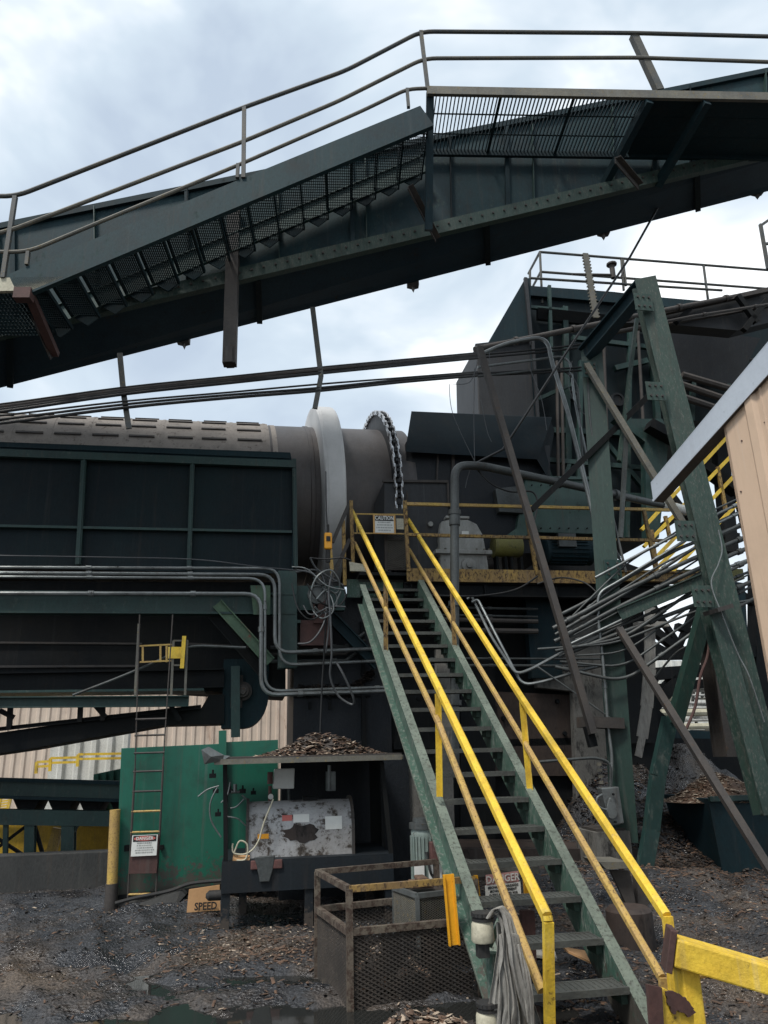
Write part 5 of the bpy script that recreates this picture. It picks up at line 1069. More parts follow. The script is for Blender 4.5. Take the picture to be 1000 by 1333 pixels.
for o in rg.objs:
    s = o.modifiers.new('thickness', 'SOLIDIFY'); s.thickness = .004; ss = o.modifiers.new('sub', 'SUBSURF'); ss.levels = ss.render_levels = 1
# ================================================================== YELLOW GUARD BEAM bottom right
def ragged(b, pts, v_, amp=1.6):      # bare patch with a torn paint edge
    o = []; r_ = random.Random(len(pts))
    for (a0, b0), (a1, b1) in zip(pts, pts[1:] + pts[:1]):
        for k in range(6): t = k / 6; o.append(A(a0 + (a1 - a0) * t + r_.uniform(-amp, amp), b0 + (b1 - b0) * t + r_.uniform(-amp, amp), v_))
    b.poly(o, V * .012)
gr = Thing('yellow_guard_beam', 'bright yellow box section guard beam with a brown end at bottom right', 'guard rail')
ga, gc = A(876, 1236, 3.35), A(1080, 1296, 3.15)
dg = (gc - ga).normalized()
b = MB(); b.beam(ga, gc, .125, .108); gr.part('beam', b, M['yellow'], bevel=.008)
b = MB(); b.beam(ga - dg * .030, ga - dg * .002, .128, .165); gr.part('end_plate', b, M['redbrown'], bevel=.004)
b = MB(); pt = A(893, 1262, 3.36); pt.z = ga.z - .055; b.beam(pt, Vector((pt.x, pt.y, -.1)), .08, .08, up=V); gr.part('post', b, M['yellow'], bevel=.006)
b = MB(); b.chan(A(848, 1290, 3.2), A(906, 1338, 3.2) , .02, .25, .02); 
b = MB(); b.poly([A(846, 1283, 3.2), A(866, 1287, 3.2), A(903, 1310, 3.2), A(908, 1400, 3.2), A(858, 1400, 3.2)], V * .02); gr.part('torn_plate', b, M['yellow'], bevel=.003)
b = MB(); b.poly([A(843, 1282, 3.18), A(862, 1286, 3.18), A(868, 1400, 3.18), A(852, 1400, 3.18)], V * .018); ragged(b, [(868, 1290), (884, 1293), (898, 1303), (905, 1318), (897, 1324), (884, 1315), (878, 1322), (870, 1306)], 3.185); gr.part('primer_plate', b, M['redbrown'])
gr.done()
pipe('yellow_pipe_rail', [A(893, 1273, 3.6), A(940, 1264, 3.9), A(1080, 1230, 4.6)], .016, 'yellow_dirty', 'thin yellow pipe rail behind the yellow guard beam', 'pipe')
# ================================================================== BEIGE BUILDING at the right edge
be = Thing('beige_building', 'beige ribbed sheet metal building with a pale blue grey fascia at the right edge', 'building')
# wall runs away from the camera: rake edge climbs towards the viewer
def AB(x_, y_, k=2.62): return AU(x_, y_, k)
e1 = A(942, 556, 4.3); n_w = Vector((1, 0.0, 0)); 
wu = UVH(e1)[0]
near = P(wu + .42, 2.5, 0); far = Vector((e1.x, e1.y, 0)); dw = (near - far); dw.z = 0; Lw = dw.length; dw.normalize()
nw = dw.cross(Z)
def hitw(x_, y_): return pl(x_, y_, nw, far.dot(nw))
slope = (hitw(1000, 492) - hitw(942, 556)); rs = slope.z / Vector((slope.x, slope.y, 0)).length
b = MB(); pts = []; s_ = 0
while s_ < 6:
    pts += [(s_, 0), (s_ + .19, 0), (s_ + .215, .022), (s_ + .27, .022), (s_ + .295, 0), (s_ + .32, 0), (s_ + .325, .006), (s_ + .335, .006), (s_ + .34, 0)]; s_ += .36
vs = [far + dw * a + nw * (c_ * (1 if nw.dot(CAM - far) > 0 else -1)) for a, c_ in pts] + [far + dw * a + nw * (c_ * (1 if nw.dot(CAM - far) > 0 else -1)) + Z * (e1.z + .05 + rs * a) for a, c_ in pts]
m = len(pts); b.add(vs, [(i, i + 1, m + i + 1, m + i) for i in range(m - 1)])
be.part('wall', b, M['beige'])
side = -nw if nw.dot(CAM - far) > 0 else nw
b = MB(); b.poly([far, far + Z * (e1.z + .05), far + Z * (e1.z + .05) + side * 3, far + side * 3], dw * .02); be.part('end_wall', b, M['beige'])
ov = -dw * .72 ; fo = -side * .03
f_a = far + ov + Z * (e1.z - rs * .72) + fo; f_b = far + dw * 5 + Z * (e1.z + rs * 5) + fo
fh_ = .20
b = MB(); b.poly([f_a, f_b, f_b + Z * fh_ * 1.7, f_a + Z * fh_ * .72], side * .02); be.part('fascia', b, M['trim'])
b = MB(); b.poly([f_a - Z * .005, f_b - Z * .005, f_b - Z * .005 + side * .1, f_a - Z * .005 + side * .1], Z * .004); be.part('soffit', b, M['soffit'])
b = MB(); b.poly([f_a + Z * fh_ * .70, f_b + Z * fh_ * 1.68, f_b + Z * fh_ * 1.68 + side * .12, f_a + Z * fh_ * .7 + side * .12], Z * .01); be.part('roof', b, M['trim'])
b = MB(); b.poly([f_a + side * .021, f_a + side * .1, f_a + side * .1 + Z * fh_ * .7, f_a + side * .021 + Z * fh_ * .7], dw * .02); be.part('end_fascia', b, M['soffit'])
b = MB(); b.beam(f_a - side * .004, f_b - side * .004, .006, .02); be.part('drip_edge', b, M['trim'])
b = MB()
for (x_, y_) in ((966, 574), (996, 550), (945, 536), (965, 640)):
    c = hitw(x_, y_); b.cyl(c, c - side * .006, .006, 8)
be.part('screws', b, M['redbrown']); be.done()
# ================================================================== RIGHT SIDE: COLUMNS, BRACES
ca = Thing('batter_column', 'massive weathered green steel column leaning across the right side', 'column')
t_, bo = A(838, 368, 8.2), A(1012, 1062, 8.2)
b = MB(); b.ibeam(t_, bo, .28, .27, .025, up=(U * .35 + V).normalized()); ca.part('shaft', b, M['col_pale'])
b = MB(); b.ibeam(A(838, 372, 8.35), A(762, 462, 9.2), .2, .22, .02); ca.part('head_beam', b, M['navy'])
b = MB(); b.beam(A(925, 797, 8.0), A(945, 791, 8.0), .3, .05); ca.part('clamp_bracket', b, M['rustpipe'])
for (x_, y_, v_) in ((893, 690, 8.02), (854, 508, 8.02), (915, 775, 8.0), (838, 392, 8.02)):
    c = A(x_, y_, v_); b = MB(); b.box(UVH(c)[0] - .13, UVH(c)[0] + .13, v_, v_ + .012, c.z - .14, c.z + .12); g_ = ca.part('gusset', b, M['col_pale'])
    b = MB()
    for i_ in (-.08, .0, .08):
        for j_ in (-.08, .06): b.cyl(c + U * i_ + Z * j_, c + U * i_ + Z * j_ - V * .02, .016, 6)
    ca.part('bolts', b, M['rustpipe'], under=g_)
ca.done()
cbm = Thing('plumb_column', 'dark green upright steel column right of the stairs', 'column')
b = MB(); b.ibeam(A(770, 455, 9.3), A(814, 1095, 9.3), .30, .32, .03, up=(V + U * .5).normalized()); cbm.part('shaft', b, M['col_green'])
b = MB(); b.box(*[UVH(A(825, 1080, 9.3))[0] + d for d in (-.55, .1)], 9.15, 9.6, .60, .63); cbm.part('base_plate', b, M['rustpipe'])
b = MB(); b.box(*[UVH(A(800, 1100, 9.3))[0] + d for d in (-.32, .12)], 9.1, 9.7, -.1, .60); cbm.part('pedestal', b, M['conc'])
for (x_, y_, v_) in ((768, 480, 9.1), (806, 822, 9.1), (798, 740, 9.1)):
    c = A(x_, y_, v_); b = MB(); b.box(UVH(c)[0] - .12, UVH(c)[0] + .12, v_, v_ + .012, c.z - .14, c.z + .12); g_ = cbm.part('gusset', b, M['navygreen'])
    b = MB()
    for i_ in (-.07, .07):
        for j_ in (-.08, .0, .07): b.cyl(c + U * i_ + Z * j_, c + U * i_ + Z * j_ - V * .02, .016, 6)
    cbm.part('bolts', b, M['rustpipe'], under=g_)
cbm.done()
def brace(name, p, q, vp, vq, wd, dp, m, label, kind='angle', cat='brace', up=None, group=None):
    b = MB(); P0, Q0 = A(*p, vp), A(*q, vq)
    if kind == 'angle': b.angle(P0, Q0, wd, .012, up=up)
    elif kind == 'i': b.ibeam(P0, Q0, wd, dp, .018, up=up)
    elif kind == 'chan': b.chan(P0, Q0, wd, dp, .015, up=up)
    else: b.beam(P0, Q0, wd, dp, up=up)
    return one(name, b, M[m], label, cat, group)
brace('angle_brace', (763, 474), (893, 688), 9.1, 8.5, .085, .06, 'grail', 'grey green angle brace running from the upright column down to the leaning column', 'flat', up=V)
brace('angle_brace', (806, 818), (1004, 1136), 9.0, 7.4, .085, .06, 'rustpipe', 'worn grey brace from the upright column down to the bin at right', 'flat', up=V)
brace('black_angle_brace', (692, 664), (852, 508), 9.4, 8.9, .08, .08, 'black', 'black angle brace rising from the platform rail to the leaning column', 'flat', up=V)
brace('channel_brace', (918, 765), (870, 940), 8.6, 8.8, .16, .14, 'col_green', 'upper half of the green channel brace between the two columns', 'chan', up=V)
b = MB(); pts = [A(872, 935, 8.8), A(856, 1010, 8.85), A(848, 1080, 8.9), A(838, 1135, 8.9)]
for p, q_ in zip(pts, pts[1:]): b.beam(p, q_, .17, .10, up=V)
one('bent_brace', b, M['navygreen'], 'bent lower green brace dropping into the bark heap', 'brace')
brace('column_strut', (926, 792), (998, 1060), 8.15, 8.0, .20, .2, 'col_pale', 'pale green strut standing in front of the foot of the leaning column', 'i', up=V)
brace('dark_leg', (925, 795), (952, 985), 8.9, 8.9, .30, .3, 'rustpipe', 'dark leg behind the pale green strut', 'i', up=V)
brace('slim_upright', (829, 415), (806, 600), 9.0, 9.0, .05, .05, 'col_pale', 'slim green upright behind the leaning column', 'flat', up=V)
brace('slim_upright', (816, 560), (808, 700), 8.9, 8.9, .05, .05, 'pipe', 'slim dark upright crossing the grey brace', 'flat', up=V)
brace('leaning_pole', (624, 452), (772, 955), 9.6, 9.0, .085, .085, 'rustpipe', 'long dark pole leaning from the uptake duct down to a bracket on the pier', 'flat', 'pole', up=V)
sb_ = Thing('pole_bracket', 'dark welded shelf bracket at the foot of the leaning pole', 'bracket')
b = MB(); b.beam(A(757, 940, 9.2), A(806, 942, 9.2), .3, .13); sb_.part('shelf', b, M['rustpipe']); b = MB(); b.beam(A(765, 945, 9.1), A(772, 972, 9.1), .1, .08, up=V); sb_.part('stub', b, M['black'])
b = MB()
for k in range(6): c = A(778, 985 + 0, 9.1); b.box(UVH(c)[0] - .02, UVH(c)[0] + .03, 9.08, 9.1, 1.35 - k * .07, 1.385 - k * .07)
sb_.part('drilled_strip', b, M['grail']); sb_.done()
# disconnect switch
ds = Thing('disconnect_switch', 'muddy aluminium disconnect box with a twisted handle right of the stairs', 'switch')
b = MB(); b.poly([A(783, 1026, 8.95), A(806, 1024, 8.95), A(813, 1072, 8.95), A(793, 1076, 8.95)], V * .14); ds.part('box', b, M['galv'], bevel=.012)
b = MB(); c = A(795, 1052, 8.93); b.poly([c + U * (.055 * math.cos(a) * (1.1 - .5 * math.sin(a))) + Z * .12 * math.sin(a) for a in [R(t) for t in range(0, 360, 24)]], -V * .03); ds.part('cover', b, M['galv'], bevel=.006)
b = MB(); b.tube(bez([A(784, 1034, 8.9), A(778, 1038, 8.88), A(777, 1046, 8.88), A(783, 1052, 8.88), A(790, 1054, 8.88)]), .012); ds.part('handle', b, M['galv'])
b = MB(); b.lathe(A(798, 1034, 8.93), -V, [(0, .014), (.02, .014), (.02, 0)], 8); b.lathe(A(801, 1070, 8.93), -V, [(0, .014), (.02, .014), (.02, 0)], 8); ds.part('screws', b, M['black']); ds.done()
pipe('conduit', bent([A(692, 992, 9.0), A(700, 992, 9.0), A(775, 986, 9.0), A(795, 992, 9.0), A(795, 1024, 9.0)], .15), .018, 'pipe', 'grey conduit feeding the disconnect box from the left', 'conduit')
pipe('conduit', bent([A(778, 800, 9.1), A(785, 860, 9.1), A(792, 950, 9.1), A(797, 985, 9.1), A(795, 1024, 9.1)], .1), .02, 'galv', 'grey conduit dropping along the upright column to the disconnect box', 'conduit')
sf = Thing('angle_shelf', 'small dark angle shelf on a leg right of the stairs', 'shelf')
b = MB(); b.poly([A(780, 1122, 7.6), A(818, 1122, 7.6), A(818, 1130, 7.6), A(790, 1132, 7.6)], V * .4); sf.part('top', b, M['grail'])
b = MB(); b.poly([A(795, 1133, 7.7), A(820, 1133, 7.7), A(832, 1200, 7.7), A(826, 1200, 7.7)], V * .04); b.beam(A(833, 1130, 7.8), A(836, 1200, 7.8), .12, .1, up=V); sf.part('leg', b, M['rustpipe']); sf.done()
b = MB(); c = AH(823, 1228, 0); b.lathe(Vector((c.x, c.y, -.05)), Z, [(0, .2), (.30, .19), (.33, .16), (.33, 0)], 24); one('mud_drum', b, M['brown'], 'dark mud covered drum stub in the shade right of the stair foot', 'drum')
# bin with heap
bn = Thing('steel_bin', 'dark green tapered steel bin heaped with tan chips at the right', 'bin')
q0 = [A(922, 1040, 9.3), A(990, 1036, 9.3)]; hb = q0[0].z; u0, u1 = UVH(q0[0])[0], UVH(q0[1])[0] + .5
lo_ = [(u0 + .12, 9.4), (u1 - .05, 9.4), (u1 - .05, 10.2), (u0 + .12, 10.2)]; hi_ = [(u0, 9.3), (u1, 9.3), (u1, 10.4), (u0, 10.4)]
b = MB(); b.hexa([P(a, c, -.1) for a, c in lo_] + [P(a, c, hb) for a, c in hi_]); bn.part('shell', b, M['navy'])
b = MB(); b.beam(P(u0, 9.28, hb), P(u1, 9.28, hb), .05, .06); bn.part('rim', b, M['navygreen']); bn.done()
heap('bin_chip_heap', (u0 + u1) / 2 - .1, 9.85, .80, .58, .30, 1300, .045, 'tan chips heaped above the rim of the green bin', hb - .04, ('chip_pale', 'chip', 'chip'))
# conduit bank
BK = 'bank of grey pipes sweeping from the right edge down towards the stairs'
bank = [((1020, 628), (905, 683), (775, 752), .020), ((1020, 640), (912, 692), (800, 760), (778, 772), (779, 800), .018), ((1030, 660), (880, 715), (762, 784), (730, 800), .024), ((1030, 675), (900, 728), (806, 772), (720, 818), .03), ((1030, 690), (905, 742), (806, 790), (722, 835), .03),
        ((1030, 655), (950, 692), (860, 735), (760, 800), .016), ((1030, 708), (930, 745), (808, 808), (735, 842), .02), ((1030, 735), (920, 782), (812, 822), (740, 850), .028), ((1030, 722), (900, 775), (808, 815), (728, 855), .018), ((1020, 775), (920, 790), (800, 838), (700, 845), .016)]
for k in range(9):      # the thinner lines that fill the bank out
    y0 = 618 + 17 * k; bank.append(((1030, y0), (915, y0 + 52 + k), (812, y0 + 118 + k * 2), (735 - 6 * (k % 3), 812 + 7 * k), (.012, .016, .022)[k % 3]))
for i, bb_ in enumerate(bank):
    pts = bb_[:-1]; n_ = len(pts)
    P3 = [A(x_, y_, 8.75 + .5 * min(1, max(0, (905 - x_) / 200)) + .03 * (i % 3)) for x_, y_ in pts]
    pipe('bank_pipe', bent(P3, .25), bb_[-1], 'galv' if i in (0, 1, 6) else 'pipe', 'grey pipe in the sloping bank between the right edge and the pier', 'pipe', BK, n=10)
b = MB(); b.chan(A(806, 800, 9.0), A(945, 742, 8.6), .05, .16, .015); one('green_tray_channel', b, M['col_pale'], 'green channel carrying the sloping pipe bank', 'channel')
SW = 'pair of conduits running down beside the right handrail and swinging right'
pipe('swing_conduit', bent([A(608, 780, 10.2), A(614, 776, 10.2), A(640, 830, 9.8), A(672, 878, 9.6), A(690, 872, 9.5), A(740, 845, 9.3), A(800, 820, 9.2)], .2), .02, 'galv', 'conduit running down beside the right handrail then swinging up to the pipe bank', 'conduit', SW)
pipe('swing_conduit', bent([A(614, 784, 10.1), A(622, 780, 10.1), A(650, 835, 9.8), A(680, 892, 9.6), A(705, 888, 9.5), A(760, 872, 9.3), A(800, 862, 9.2)], .2), .02, 'galv', 'conduit running down beside the right handrail then swinging up to the pipe bank', 'conduit', SW)
pipe('diagonal_rod', [A(700, 868, 9.2), A(795, 935, 9.2)], .012, 'galv', 'thin pale rod slanting in front of the concrete pier', 'rod')
b = MB(); b.beam(A(731, 804, 9.3), A(736, 838, 9.3), .06, .04, up=V); one('strut_rail', b, M['galv'], 'short galvanised strut clamping the pipe bank at the pier', 'strut')
pipe('flat_wire', bez([A(700, 760, 10.0), A(730, 752, 9.8), A(760, 758, 9.5), A(778, 772, 9.3)]), .012, 'cable', 'black cable dipping below the yellow platform edge', 'cable')
pipe('sag_cable', bez([A(560, 775, 10.1), A(620, 776, 10.1), A(670, 768, 10.1), A(700, 750, 10.1)]), .014, 'cable', 'sagging black cable below the gearbox', 'cable')
pipe('white_wire', bez([A(935, 690, 8.0), A(940, 715, 8.0), A(935, 735, 8.0), A(926, 760, 8.0), A(940, 800, 7.95), A(960, 850, 7.95), A(975, 880, 7.9), A(995, 940, 7.9)]), .008, 'galv', 'pale wire snaking down the leaning green column', 'wire')
pipe('brown_hose', bez([A(925, 800, 8.4), A(922, 850, 8.4), A(912, 880, 8.4), A(905, 920, 8.4), A(893, 950, 8.4)]), .018, 'redbrown', 'reddish brown hose hanging between the columns', 'hose')
b = MB(); pts = [A(846, 790, 9.9), A(846, 870, 9.9), A(842, 920, 9.9), A(836, 960, 9.9), A(831, 985, 9.9)]
for i_, (p, q_) in enumerate(zip(pts, pts[1:])): b.beam(p, q_, (.16, .18, .16, .10)[i_], .02, up=V)
b.box(*[UVH(A(848, 815, 9.9))[0] + d for d in (-.25, .22)], 9.8, 9.95, UVH(A(848, 815, 9.9))[2] - .02, UVH(A(848, 815, 9.9))[2] + .05)
one('hanging_board', b, M['wood'], 'curled pale grey board hanging between the two green columns', 'board')
# ================================================================== RIGHT HOPPER TOWER
ht_ = Thing('hopper_tower', 'large sooty steel hopper structure behind the columns at upper right', 'hopper')
b = MB(); b.poly([A(690, 372, 14), A(800, 380, 14), A(1080, 412, 14), A(1080, 548, 14), A(862, 548, 14), A(843, 562, 14), A(843, 705, 14), A(700, 700, 14)], V * 3); ht_.part('shell', b, M['panel'])
b = MB(); b.chan(A(690, 378, 13.9), A(1080, 412, 13.9), .2, .25, .02, sgn=-1); ht_.part('top_channel', b, M['navy'])
b = MB(); b.poly([A(850, 425, 13.4), A(990, 440, 13.4), A(960, 500, 13.7), A(870, 495, 13.7)], V * .1); b.poly([A(700, 400, 13.7), A(842, 415, 13.7), A(842, 430, 13.9), A(700, 415, 13.9)], V * .08); ht_.part('inner_baffle', b, M['duct'])
b = MB(); 
for (x0, y0, x1, y1) in ((888, 488, 950, 506), (885, 500, 945, 520), (880, 514, 940, 534)): b.tube([A(x0, y0, 13.5), A(x1, y1, 13.5)], .08, 8)
ht_.part('inner_pipes', b, M['rustpipe'])
b = MB()
for (x_, r_) in ((803, .16), (745, .12), (782, .07)): c = A(x_, 506 + (x_ % 7) * 3, 13.95); b.lathe(c, -V, [(0, r_), (.06, r_), (.06, r_ * .7), (.03, r_ * .7), (.03, 0)], 20)
ht_.part('inspection_port', b, M['duct'])
b = MB()
for (x0, y0, x1, y1) in ((735, 400, 742, 698), (768, 470, 775, 700), (842, 560, 848, 700), (700, 560, 843, 566), (845, 420, 856, 548)): b.beam(A(x0, y0, 13.93), A(x1, y1, 13.93), .12, .12, up=V)
ht_.part('stiffener', b, M['navygreen'])
b = MB(); b.poly([A(800, 545, 13.2), A(862, 545, 13.2), A(872, 560, 13.2), A(858, 700, 13.2), A(842, 700, 13.2), A(840, 575, 13.2)], V * .2); ht_.part('side_leg', b, M['navygreen'])
b = MB()
for (x0, y0, x1, y1) in ((844, 553, 890, 578), (858, 622, 905, 625), (905, 600, 960, 640)): b.beam(A(x0, y0, 13), A(x1, y1, 13), .28, .2)
ht_.part('members', b, M['black'])
b = MB()
for (x0, y0, x1, y1, w_) in ((700, 598, 842, 610, .10), (700, 640, 842, 648, .14), (712, 610, 742, 690, .08), (742, 600, 712, 690, .08), (775, 560, 842, 640, .10), (800, 480, 842, 470, .12), (745, 440, 842, 452, .10), (700, 520, 745, 500, .08), (820, 430, 816, 700, .09), (756, 470, 752, 700, .09), (905, 440, 900, 548, .10), (950, 445, 946, 545, .10), (862, 470, 1000, 492, .10), (870, 505, 880, 548, .14), (690, 400, 735, 404, .07), (715, 372, 718, 470, .07)):
    b.beam(A(x0, y0, 13.75), A(x1, y1, 13.75), w_, w_, up=V)
ht_.part('members', b, M['navygreen'])
b = MB()
for (x0, y0, x1, y1) in ((725, 470, 728, 700), (731, 470, 735, 700), (786, 440, 795, 705), (830, 420, 838, 560), (862, 452, 990, 470)): b.tube([A(x0, y0, 13.6), A(x1, y1, 13.6)], .035, 8)
ht_.part('inner_pipes', b, M['rustpipe'])
ht_.done()
cr_ = Thing('chute_conveyor', 'sloping dark chute with rusted struts crossing the hopper tower', 'chute')
b = MB(); b.poly([A(795, 420, 11.8), A(1060, 368, 11.8), A(1060, 405, 11.8), A(960, 430, 11.8), A(848, 420, 11.8)], V * .3); cr_.part('side', b, M['duct'])
b = MB(); b.beam(A(840, 412, 11.7), A(1060, 365, 11.7), .1, .09); b.beam(A(800, 433, 11.7), A(1060, 388, 11.7), .08, .05); cr_.part('rail', b, M['rustpipe'])
b = MB()
for (x0, y0, x1, y1) in ((905, 395, 880, 420), (960, 385, 985, 420), (1000, 388, 968, 430)): b.beam(A(x0, y0, 11.6), A(x1, y1, 11.6), .1, .1)
cr_.part('strut', b, M['black']); cr_.done()
rr = Thing('roof_railing', 'grey two-rail pipe railing along the top of the hopper tower', 'railing')
for (p, q_, va, vb) in (((703, 328), (1080, 358), 14, 14), ((706, 354), (1080, 382), 14, 14), ((703, 328), (688, 356), 14, 16), ((704, 354), (690, 380), 14, 16), ((690, 362), (940, 378), 13.9, 13.9)):
    b = MB(); b.tube([A(*p, va), A(*q_, vb)], .03, 8); rr.part('rail', b, M['navrail'])
for (x0, y0, x1, y1) in ((703, 328, 706, 395), (809, 338, 812, 378), (916, 346, 922, 392), (1018, 352, 1022, 400), (690, 352, 690, 380), (811, 338, 815, 372)): b = MB(); b.tube([A(x0, y0, 14), A(x1, y1, 14)], .03, 8); rr.part('post', b, M['navrail'])
rr.done()
rr = Thing('corner_railing', 'sliver of dark railing at the right edge above the hopper tower', 'railing')
b = MB(); b.beam(A(990, 292, 12), A(1000, 350, 12), .06, .06, up=V); b.beam(A(990, 294, 12), A(1010, 280, 12), .05, .05); b.beam(A(993, 318, 12), A(1010, 316, 12), .05, .05); rr.part('post', b, M['navrail']); rr.done()
rv = Thing('valve_manifold', 'small pipe valves on the roof railing of the hopper tower', 'valve')
b = MB(); c = A(797, 350, 13.8); b.cyl(c - Z * .25, c + Z * .1, .06, 10); b.cyl(c + Z * .1, c + Z * .14, .12, 10); b.tube([A(745, 357, 13.8), A(800, 358, 13.8)], .03); b.tube([A(797, 358, 13.8), A(808, 362, 13.8), A(812, 352, 13.8)], .025); rv.part('valves', b, M['rustpipe']); rv.done()
b = MB()
p, q_ = A(762, 330, 13), A(776, 414, 13); b.beam(p, q_, .12, .04, up=V)
for k in range(20): 
    c = p.lerp(q_, (k + .5) / 20); b.beam(c - U * .09, c + U * .09, .03, .03)
one('perforated_strut', b, M['grail'], 'pale perforated strut in front of the hopper top', 'strut')
# pipes and conduits between duct and column
pipe('bent_conduit', bent([A(620, 464, 10.6), A(660, 446, 10.5), A(712, 438, 10.3), A(718, 470, 10.2), A(738, 530, 10.1), A(765, 640, 9.9), A(790, 745, 9.7)], .35, 8), .035, 'galv', 'long grey conduit arching over and down beside the upright column', 'conduit', n=10)
pipe('bent_conduit', bent([A(622, 478, 10.4), A(700, 468, 10.4), A(742, 462, 10.3), A(748, 520, 10.3), A(765, 600, 10.2)], .3, 6), .022, 'galv', 'thinner grey conduit bending down next to the arching conduit', 'conduit')
pipe('bent_conduit', bent([A(622, 490, 10.4), A(700, 482, 10.4), A(735, 480, 10.3), A(752, 500, 10.3), A(760, 620, 10.2), A(812, 740, 9.9)], .3, 6), .02, 'pipe', 'lowest grey conduit bending down beside the upright column', 'conduit')
pipe('main_pipe', [A(618, 455, 10.7), A(700, 438, 11), A(860, 405, 11.4), A(1040, 370, 12)], .05, 'rustpipe', 'rust grey pipe climbing right across the duct and the tower', 'pipe', n=10)
pipe('cross_pipe', [A(790, 434, 10.4), A(900, 412, 10.6), A(1040, 390, 11)], .028, 'rustpipe', 'thin rusty pipe below the main pipe right of the leaning column', 'pipe')
pipe('down_wire', bez([A(765, 480, 9.2), A(770, 560, 9.2), A(790, 640, 9.2), A(815, 745, 9.1)]), .018, 'col_pale' if False else 'pipe', 'slim pipe slanting down behind the upright column', 'pipe')
WG = 'thin wires dangling near the rain hood'
for pts in (((622, 470), (612, 497), (590, 500)), ((585, 500), (590, 540), (620, 605)), ((618, 480), (617, 540), (618, 600)), ((637, 455), (640, 500), (650, 545), (655, 560)), ((626, 520), (634, 560), (640, 575)), ((614, 605), (608, 625), (606, 635)), ((745, 470), (740, 500), (752, 530), (770, 545)), ((690, 480), (705, 520), (712, 560))):
    pipe('wire', bez([A(x_, y_, 9.9) for x_, y_ in pts], 6), .005, 'wire', 'thin wire dangling around the leaning pole and rain hood', 'wire', WG)
pipe('hose', bez([A(622, 612, 9.9), A(640, 630, 9.9), A(665, 640, 9.9), A(692, 640, 9.9), A(700, 655, 9.9), A(695, 680, 9.9)]), .014, 'cable', 'black hose looping past the green casing', 'hose')
pipe('guy_cable', [A(884, 206, 8.9), A(862, 260, 8.9), A(820, 335, 9.0), A(730, 470, 9.3), A(655, 585, 9.7), A(614, 606, 9.9)], .018, 'cable', 'black cable running from the overhead conveyor down to the thick grey pipe', 'cable')
# far clutter seen between the legs
fs = Thing('far_yellow_stairs', 'yellow railed stairway rising to the right behind the columns', 'stairway')
for (p, q_) in (((835, 690), (955, 560)), ((838, 712), (960, 585)), ((845, 735), (970, 605)), ((830, 765), (905, 690)), ((850, 770), (975, 640))):
    b = MB(); b.beam(A(*p, 12.6), A(*q_, 12.6), .06, .06); fs.part('rail', b, M['yellow'])
for (x0, y0, x1, y1) in ((934, 608, 945, 665), (960, 600, 965, 640), (880, 655, 884, 700), (848, 690, 856, 750), (866, 672, 872, 700)): b = MB(); b.beam(A(x0, y0, 12.6), A(x1, y1, 12.6), .06, .06, up=V); fs.part('post', b, M['yellow_rust'])
b = MB(); b.beam(A(830, 752, 16), A(960, 750, 16), .5, .25); fs.part('landing', b, M['olive'])
fs.done()
ff = Thing('braced_steelwork', 'dark braced steelwork behind the pipe bank', 'steelwork')
b = MB()
for (x0, y0, x1, y1, w_) in ((815, 852, 1010, 848, .3), (818, 880, 930, 872, .3), (820, 900, 1010, 880, .22), (825, 800, 900, 860, .2), (850, 790, 890, 850, .14), (815, 820, 870, 850, .14), (880, 885, 820, 950, .3), (825, 910, 900, 975, .3), (880, 940, 835, 975, .16), (935, 560, 950, 720, .3), (965, 640, 1010, 820, .3), (880, 815, 930, 835, .16), (905, 790, 880, 850, .14), (960, 770, 1000, 800, .16), (840, 700, 900, 660, .2), (900, 690, 960, 700, .2), (870, 640, 900, 680, .16), (990, 700, 990, 1010, .4), (960, 860, 1010, 930, .3)):
    b.beam(A(x0, y0, 14.5), A(x1, y1, 14.5), w_, w_ * .8)
ff.part('members', b, M['black']); b = MB()
for (x0, y0, x1, y1, w_) in ((846, 990, 990, 1000, .5), (950, 760, 960, 980, .4), (860, 960, 960, 965, .3)): b.beam(A(x0, y0, 13.5), A(x1, y1, 13.5), w_, w_)
ff.part('legs', b, M['navy']); ff.done()
PR = 'pale pipes of the distant pipe rack'
for i, (x0, y0, x1, y1, r_) in enumerate(((815, 909, 872, 908, .13), (880, 928, 985, 926, .12), (905, 946, 965, 944, .10), (820, 930, 850, 930, .06), (820, 893, 1000, 896, .05), (880, 915, 1000, 916, .05), (900, 905, 1000, 905, .04), (820, 955, 1000, 960, .05), (885, 938, 1000, 936, .05), (830, 922, 1000, 921, .04))):
    pipe('far_pipe', [A(x0 - 20, y0, 24), A(x1 + 20, y1, 24)], r_, 'cream' if i < 3 else 'farpale', 'pale pipe in the distant rack seen between the column legs', 'pipe', PR)
frk = Thing('far_pipe_rack', 'distant pale pipe rack seen through the gap between the columns', 'pipe rack')
b = MB(); r_ = random.Random(5)
for k in range(46):
    x0 = r_.uniform(815, 1000); y0 = r_.uniform(868, 960); b.beam(A(x0, y0, 26 + r_.uniform(-1, 1)), A(x0 + r_.uniform(-3, 3), y0 + r_.uniform(8, 40), 26), .08, .08, up=V)
for k in range(18): x0 = r_.uniform(815, 960); y0 = r_.uniform(868, 955); b.beam(A(x0, y0, 25), A(x0 + r_.uniform(15, 60), y0 + r_.uniform(-3, 3), 25), .07, .07)
frk.part('steelwork', b, M['navrail']); b = MB()
for k in range(30): x0 = r_.uniform(815, 990); y0 = r_.uniform(880, 955); c = UVH(A(x0, y0, 27)); s_ = r_.uniform(.1, .4); b.box(c[0], c[0] + s_, 27, 27.5, c[2], c[2] + s_ * r_.uniform(.5, 1.6))
frk.part('equipment', b, M['farpale']); frk.done()
